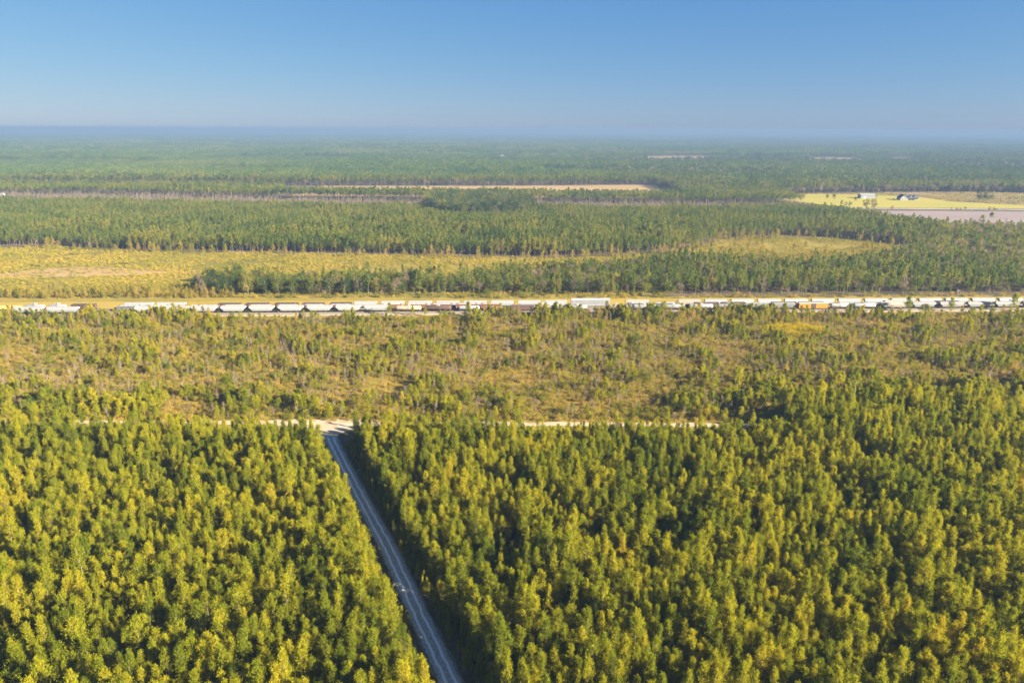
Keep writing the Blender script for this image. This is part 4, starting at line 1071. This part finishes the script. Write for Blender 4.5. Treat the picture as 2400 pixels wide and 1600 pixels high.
def car_proto(kind, paint, L):
    key = (kind, paint, round(L, 1))
    if key in CAR: return CAR[key]
    P = {'hopper': lambda: parts_covered_hopper(L, paint), 'tank': lambda: parts_tank(L, paint), 'dometank': lambda: parts_tank(L, paint, True, 1.35),
         'gon_stone': lambda: parts_gondola(L, paint, 'gravel', 4.0), 'gon_coal': lambda: parts_gondola(L, paint, 'coal', 3.8), 'lowgon': lambda: parts_gondola(L, paint, 'gravel', 2.7, .3),
         'boxcar': lambda: parts_boxcar(L, paint), 'autorack': lambda: parts_autorack(L, paint)}[kind]()
    mats = dict(under=m_under, dark=m_dark, galv=m_galv, gravel=m_gravel, coal=m_coal)
    CAR[key] = [(n, mb.mesh(n, mats.get(c) or PAINT[c], sm and kind in ('tank', 'dometank'))) for n, mb, c, sm in P]
    return CAR[key]

KNAME = {'hopper': ('covered_hopper_car', 'covered hopper car'), 'tank': ('tank_car', 'tank car'), 'dometank': ('tank_car', 'domed tank car'), 'gon_stone': ('gondola_car', 'gondola car with pale load'),
         'gon_coal': ('gondola_car', 'gondola car with dark load'), 'lowgon': ('gondola_car', 'low gondola car'), 'boxcar': ('boxcar', 'boxcar'), 'autorack': ('autorack_car', 'tall panelled autorack car')}
TRK = ['front track', 'middle track', 'back track']
def railcar(track, kind, paint, x0, x1):
    """x0, x1: ends of the car along the track, as world x in metres"""
    L = abs(x1 - x0) / rdir[0] - 0.5
    p = r_at((x0 + x1) / 2, OFFS[track])
    nm, words = KNAME[kind]
    r = empty(nm, (p[0], p[1], 0.0), RANG)
    r.location.z = 0.0
    key = (track, kind, paint)
    tag(r, 'x', nm.replace('_car', ' car').replace('_', ' ') if nm != 'boxcar' else 'boxcar', 'rail cars on the ' + TRK[track])
    for n, me in car_proto(kind, paint, L): add_obj(n, me, r)
    for s_ in (-1, 1): add_obj('bogie', ME_BOGIE, r, (s_ * (L / 2 - 2.1), 0, 0))
    r.location.z = 0.02
    CARS.append((r, track, paint, words, key))
CARS = []
CAR_LIST = [(0,'hopper','white',-315.1,-294.7),
    (0,'hopper','white',-294.2,-272.9),
    (0,'hopper','white',-240.1,-222.5),
    (0,'hopper','white',-222.3,-204.6),
    (0,'hopper','white',-204.5,-186.7),
    (0,'hopper','white',-186.6,-168.8),
    (0,'hopper','white',-168.7,-150.8),
    (0,'hopper','white',-150.6,-132.4),
    (0,'hopper','white',-132.3,-114.2),
    (0,'hopper','white',-114.0,-96.0),
    (0,'hopper','white',-95.9,-77.6),
    (0,'tank','cream',-75.8,-57.5),
    (0,'tank','dark brown',-57.0,-38.3),
    (0,'dometank','white',-35.6,-19.9),
    (0,'lowgon','rust brown',-19.4,-2.8),
    (0,'gon_coal','maroon',-1.7,14.9),
    (0,'tank','rusty white',16.0,33.5),
    (0,'dometank','white',34.3,49.9),
    (0,'tank','rusty white',60.0,76.5),
    (0,'tank','white',77.9,94.7),
    (0,'tank','light grey',96.4,114.2),
    (0,'tank','light grey',114.7,132.8),
    (0,'tank','light grey',133.4,150.7),
    (0,'hopper','grey',151.8,168.9),
    (0,'hopper','grey',169.4,187.1),
    (0,'boxcar','orange',188.0,208.6),
    (0,'tank','white',208.9,223.5),
    (0,'tank','white',224.4,241.7),
    (0,'hopper','off-white',242.5,263.3),
    (0,'hopper','light grey',263.9,281.9),
    (0,'hopper','light grey',282.5,300.8),
    (0,'hopper','light grey',301.4,319.8),
    (0,'hopper','light grey',320.3,338.8),
    (0,'hopper','light grey',339.4,357.9),
    (1,'gon_stone','grey',-252.9,-237.6),
    (1,'gon_stone','grey',-236.0,-220.2),
    (1,'lowgon','off-white',-219.1,-204.0),
    (1,'gon_stone','maroon',-202.9,-187.8),
    (1,'gon_stone','maroon',-186.7,-171.3),
    (1,'gon_stone','maroon',-170.2,-153.7),
    (1,'gon_stone','maroon',-152.3,-137.0),
    (1,'gon_stone','maroon',-135.7,-120.4),
    (1,'gon_stone','maroon',-119.3,-102.8),
    (1,'gon_stone','rust brown',-86.6,-70.9),
    (1,'gon_stone','rust brown',-69.8,-54.6),
    (1,'gon_stone','rust brown',-53.5,-38.3),
    (1,'gon_stone','rust brown',-37.2,-22.1),
    (1,'gon_stone','rust brown',-21.0,-6.0),
    (1,'lowgon','rusty white',0.2,16.9),
    (1,'hopper','white',18.1,35.5),
    (1,'gon_stone','grey',76.1,92.0),
    (1,'gon_stone','grey',92.5,109.6),
    (1,'gon_coal','maroon',120.1,137.6),
    (1,'gon_coal','maroon',138.1,155.3),
    (1,'gon_coal','maroon',172.0,189.9),
    (1,'gon_coal','maroon',190.5,208.7),
    (1,'lowgon','maroon',229.6,247.0),
    (1,'hopper','off-white',247.9,266.3),
    (1,'gon_coal','dark brown',283.6,301.2),
    (2,'lowgon','yellow',-331.6,-315.6),
    (2,'dometank','light grey',-314.2,-299.8),
    (2,'dometank','light grey',-299.0,-286.1),
    (2,'gon_coal','dark brown',-284.5,-267.8),
    (2,'hopper','white',-251.1,-231.0),
    (2,'hopper','white',-230.5,-210.4),
    (2,'lowgon','rusty white',-208.7,-192.6),
    (2,'gon_coal','dark brown',-191.3,-175.4),
    (2,'gon_coal','dark brown',-173.8,-157.3),
    (2,'gon_coal','dark brown',-155.1,-138.6),
    (2,'gon_coal','maroon',-137.5,-121.5),
    (2,'gon_coal','dark brown',-119.3,-104.3),
    (2,'hopper','white',-104.0,-87.1),
    (2,'hopper','white',-86.5,-69.2),
    (2,'hopper','white',-68.7,-51.1),
    (2,'hopper','white',-50.5,-33.1),
    (2,'hopper','white',-32.6,-15.1),
    (2,'hopper','white',-14.6,2.6),
    (2,'hopper','white',3.2,20.5),
    (2,'hopper','white',21.0,38.1),
    (2,'autorack','white',38.9,66.0),
    (2,'hopper','off-white',75.1,92.9),
    (2,'hopper','rusty white',110.1,127.4),
    (2,'hopper','white',128.0,145.3),
    (2,'hopper','white',145.9,163.3),
    (2,'hopper','white',163.9,181.6),
    (2,'hopper','white',182.2,200.0),
    (2,'hopper','white',200.6,218.2),
    (2,'hopper','white',218.8,236.4),
    (2,'hopper','white',237.0,254.9),
    (2,'hopper','white',255.5,273.8),
    (2,'hopper','white',274.4,292.2),
    (2,'hopper','white',292.8,310.6),
    (2,'hopper','white',311.2,329.4),
    (2,'hopper','white',330.0,348.9)]
for c in CAR_LIST: railcar(*c)
for key in {c[4] for c in CARS}:
    same = sorted([c for c in CARS if c[4] == key], key=lambda c: c[0].location.x)
    for i, (r, t, paint, words, _) in enumerate(same):
        r['label'] = ('%s %s on the %s of the railway yard' % (paint, words, TRK[t])) if len(same) == 1 else ('%s %s, %s such from the left, %s' % (paint, words, ordinal(i + 1), TRK[t]))

# ------------------------------------------------------------------ farm, houses, vehicles, small far things
m_wall, _, b = new_mat('white_siding', 0.7); b.inputs['Base Color'].default_value = (0.34, 0.34, 0.34, 1)
m_metal = paint_mat('pale_metal_sheet', (0.26, 0.28, 0.30), amount=.15)
m_roofdark = ground_mat('dark_shingles', [(0.0, (0.05, 0.052, 0.06)), (1.0, (0.10, 0.10, 0.115))], 0.5, 3.0)
m_glass, _, b = new_mat('window_glass', 0.08); b.inputs['Base Color'].default_value = (0.03, 0.04, 0.05, 1)
m_tyrer, _, b = new_mat('tyre_rubber', 0.8); b.inputs['Base Color'].default_value = (0.02, 0.02, 0.02, 1)
m_asphalt = ground_mat('country_road', [(0.0, (0.30, 0.28, 0.25)), (1.0, (0.44, 0.41, 0.37))], 0.1, 1.0)

def gable(mb_wall, mb_roof, x0, x1, y0, y1, z0, ze, zr, ov=.5, along='x'):
    mb_wall.box(x0, x1, y0, y1, z0, ze)
    if along == 'x':
        ym = (y0 + y1) / 2
        for x in (x0, x1): mb_wall.add([(x, y0, ze), (x, y1, ze), (x, ym, zr - .1)], [(0, 1, 2)])
        mb_roof.loft([[(x, y0 - ov, ze - .15), (x, ym, zr), (x, y1 + ov, ze - .15), (x, y1 + ov, ze + .1), (x, ym, zr + .25), (x, y0 - ov, ze + .1)] for x in (x0 - ov, x1 + ov)])
    else:
        xm = (x0 + x1) / 2
        for y in (y0, y1): mb_wall.add([(x0, y, ze), (x1, y, ze), (xm, y, zr - .1)], [(0, 1, 2)])
        mb_roof.loft([[(x0 - ov, y, ze - .15), (xm, y, zr), (x1 + ov, y, ze - .15), (x1 + ov, y, ze + .1), (xm, y, zr + .25), (x0 - ov, y, ze + .1)] for y in (y0 - ov, y1 + ov)])

def windows(parent, spots):
    for x, y, z, w, h in spots:
        f = MB().box(x - w / 2 - .12, x + w / 2 + .12, y - .06, y + .02, z - .12, z + h + .12).build('window', m_wall, parent)
        MB().box(x - w / 2, x + w / 2, y - .09, y - .062, z, z + h).build('pane', m_glass, f)

# farm shed
r = empty('farm_shed', (620, 1255, 0.02), R(-3)); tag(r, 'long white metal farm shed on the yellow-green pasture', 'shed')
w_, rf = MB(), MB(); gable(w_, rf, -12.5, 12.5, -7, 7, 0, 5.4, 7.6, .4)
w_.build('wall', m_metal, r); rf.build('roof', m_metal, r)
MB().box(-8, -3.5, -7.1, -7.01, 0, 4.2).build('door', paint_mat('shed_door', (0.45, 0.47, 0.5)), r)
MB().box(4, 5.1, -7.1, -7.01, 0, 2.1).build('door', m_wall, r)
# farm house
r = empty('farm_house', (676, 1226, 0.02), R(-4)); tag(r, 'white farm house with steep dark roofs and two dormers on the pasture', 'house')
w_, rf = MB(), MB(); gable(w_, rf, -3, 16, -5, 5, 0, 3.4, 8.4, .6)
w2, rf2 = MB(), MB(); gable(w2, rf2, -15, -3.02, -9, 6, 0, 3.4, 9.2, .5, 'y')
w_.build('main_wall', m_wall, r); rf.build('main_roof', m_roofdark, r); w2.build('wing_wall', m_wall, r); rf2.build('wing_roof', m_roofdark, r)
for x in (3.5, 10.5):
    d, dr2 = MB(), MB(); gable(d, dr2, x - 1.4, x + 1.4, -4.4, -1, 4.6, 6.6, 8.0, .3, 'y')
    dd = d.build('dormer', m_wall, r); dr2.build('dormer_roof', m_roofdark, dd); windows(dd, [(x, -4.41, 4.9, 1.3, 1.4)])
windows(r, [(-11.5, -9.01, 1, 1.4, 1.7), (-6.5, -9.01, 1, 1.4, 1.7), (-9, -9.01, 5, 1.2, 1.4), (1, -5.01, 1, 1.3, 1.6), (11, -5.01, 1, 1.3, 1.6), (14, -5.01, 1, 1.3, 1.6)])
MB().box(5.4, 6.8, -5.1, -5.01, 0, 2.3).build('door', m_roofdark, r)
MB().box(-2.5, 15.5, -8, -5.15, 2.9, 3.1).build('porch_roof', m_roofdark, r)
for x in (-2.3, 3.5, 9.4, 15.3): MB().box(x - .12, x + .12, -7.9, -7.66, 0, 2.9).build('porch_post', m_wall, r)
MB().box(12.5, 13.6, .8, 1.9, 5.5, 9.6).build('chimney', paint_mat('chimney_brick', (0.25, 0.12, 0.09)), r)

def vehicle(name, loc, rz, paint, label, pickup=False):
    r = empty(name, loc, rz); tag(r, label, 'pickup truck' if pickup else 'car')
    L = 5.6 if pickup else 4.6; w = .95
    lo = [(-L / 2, .45), (L / 2, .45), (L / 2, .85), (L / 2 - .15, 1.0), (L * .18, 1.1), (-L / 2, 1.1 if pickup else 1.0)]
    bd = MB().loft([[(x, -w, z) for x, z in lo], [(x, w, z) for x, z in lo]]); bd.build('body', paint, r)
    cb = [(-L * .12, 1.1), (L * .2, 1.1), (L * .06, 1.75), (-L * .10, 1.78)] if pickup else [(-L * .42, 1.02), (L * .2, 1.1), (L * .04, 1.5), (-L * .28, 1.5)]
    MB().loft([[(x, -w * .88, z) for x, z in cb], [(x, w * .88, z) for x, z in cb]]).build('cabin', paint, r)
    gl = [(x * .96 + .02, 1.14 + (z - 1.1) * .8) for x, z in cb]
    MB().loft([[(x, -w * .9, z) for x, z in gl], [(x, w * .9, z) for x, z in gl]]).build('side_windows', m_glass, r)
    for sx_ in (-L * .31, L * .32):
        for sy_ in (-w + .08, w - .08): MB().cyl((sx_, sy_ - .11, .36), (sx_, sy_ + .11, .36), .36, n=10).build('wheel', m_tyrer, r)
    return r
P_blue, P_dark, P_white = paint_mat('car_blue', (0.05, 0.10, 0.16), amount=0), paint_mat('car_dark', (0.03, 0.03, 0.035), amount=0), paint_mat('car_white', (0.75, 0.75, 0.74), amount=0)
strip('country_road', densify([(430, 1092), (522, 1087), (648, 1082), (773.5, 1076), (897, 1070), (1100, 1060)], 20), 9.0, 0.06, m_asphalt, .3)
vehicle('car', (728.5, 1075, .07), R(-3), P_blue, 'dark blue car on the country road beyond the fallow field')
vehicle('pickup_truck', (655, 1229, .03), R(10), P_dark, 'dark pickup truck parked left of the farm house', True)
vehicle('pickup_truck', (331, 475.5, -.04), RANG + R(4), P_white, 'white pickup truck on the grass behind the last hoppers at the right', True)
vehicle('pickup_truck', (344, 476.5, -.04), RANG - R(3), P_dark, 'dark pickup truck on the grass behind the last hoppers at the right', True)
# utility pole behind the yard, sign post on the pasture
def pole(x, y, h, lb):
    r = empty('utility_pole', (x, y, -.05)); tag(r, lb, 'pole')
    MB().cyl((0, 0, 0), (0, 0, h), .17, .12, 6).build('shaft', m_pale_bark, r); MB().box(-1.2, 1.2, -.08, .08, h - .9, h - .7).build('crossarm', m_pale_bark, r)
pole(307, 474, 9, 'pale utility pole behind the hoppers at the right end of the yard')
pole(300.8, 1108, 11, 'pale pole at the back edge of the middle pine stand')
pole(704, 1112, 10, 'thin pole on the pasture right of the farm house')
# tiny white houses in the forest
for x, y, a, lb in ((-882, 1236, 8, 'tiny white house at the left edge before the tall pine stand'), (402, 1112, -10, 'tiny white house at the corner of the pasture'), (-46.5, 3193, 5, 'tiny white house far off in the hazy forest')):
    r = empty('house', (x, y, 0), R(a), (.7, .7, .7) if y < 2000 else (1.4, 1.2, 1.2)); tag(r, lb, 'house')
    w_, rf = MB(), MB(); gable(w_, rf, -6, 6, -4, 4, 0, 3.2, 6, .4); w_.build('wall', m_wall, r); rf.build('roof', m_roofdark if y > 2000 else m_metal, r)
    windows(r, [(-3, -4.01, 1, 1.2, 1.4), (3, -4.01, 1, 1.2, 1.4)])
# trees round the farm
FT = [(496, 1128, 1.25, 'slender tree at the left end of the pasture edge, first of the row'), (503, 1120, 1.35, 'slender tree second in the row at the pasture edge'), (516, 1119, .8, 'small tree third in the row at the pasture edge'),
      (518, 1109, .6, 'smallest tree in the row at the pasture edge'), (519, 1099, .75, 'small tree before the country road in the pasture row'), (524, 1093, 1.2, 'taller slender tree beside the country road, right end of the row'),
      (527, 1063, 1.3, 'broad round tree at the tip of the fallow field, left one'), (535, 1057, 1.45, 'broad round tree at the tip of the fallow field, right one'), (563, 1058, .55, 'small tree alone at the fallow field edge'),
      (777, 1190, 1.75, 'dark tall tree of the pair in the brush field, left one'), (786, 1183, 1.7, 'dark tree of the pair in the brush field, right one'), (641, 1262, .6, 'round bush right of the farm shed'),
      (577, 872, 1.1, 'round-topped pine against the fallow field, left one'), (589, 874, 1.3, 'round-topped pine against the fallow field, right one'),
      (650, 1056, .4, 'small bush on the road verge, first of four'), (658, 1056, .45, 'small bush on the road verge, second of four'), (664, 1056.5, .4, 'small bush on the road verge, third of four'), (671, 1056.5, .5, 'small bush on the road verge, fourth of four'),
      (707, 1057, .55, 'bush left of the dark blue car on the road verge'), (714, 1057, .45, 'lower bush before the dark blue car on the road verge'), (812, 1190, .5, 'small bush in the brush field right of the dark pair')]
for x, y, s, lb in FT:
    sl = 'slender' in lb or 'round-topped' in lb
    plant('field_tree' if 'bush' not in lb else 'field_bush', K_tall if sl else K_oak if 'dark' in lb and 'bush' not in lb else K_broad, x, y, s * (.75 if sl else 1), lb, 'bush' if 'bush' in lb else 'tree', sz=1.05)
X, Y = jgrid(480, 1130, 1090, 1392, 6); ok = inside(X, Y, BRUSH) & in_view(X, Y, 10) & (vnoise(X, Y, 25) > .3)
scatter('brush_field_growth', K_clear, X[ok], Y[ok], rng.uniform(.6, 1.6, ok.sum()), 'straw-coloured brush behind the pasture', 'brush')

# ------------------------------------------------------------------ haze: one even body of air round the whole place
m_haze = bpy.data.materials.new('haze'); m_haze.use_nodes = True
nt = m_haze.node_tree; nt.nodes.clear()
out = nt.nodes.new('ShaderNodeOutputMaterial'); pv = nt.nodes.new('ShaderNodeVolumePrincipled')
pv.inputs['Color'].default_value = (0.130, 0.205, 0.345, 1); pv.inputs['Density'].default_value = 0.00021; pv.inputs['Anisotropy'].default_value = 0.0
nt.links.new(pv.outputs[0], out.inputs['Volume'])
MB().box(-61000, 61000, -4000, 61000, -1.5, 120).build('haze', m_haze)
tag(bpy.data.objects['haze'], 'thin blue haze over the whole landscape', 'haze', kind='stuff')
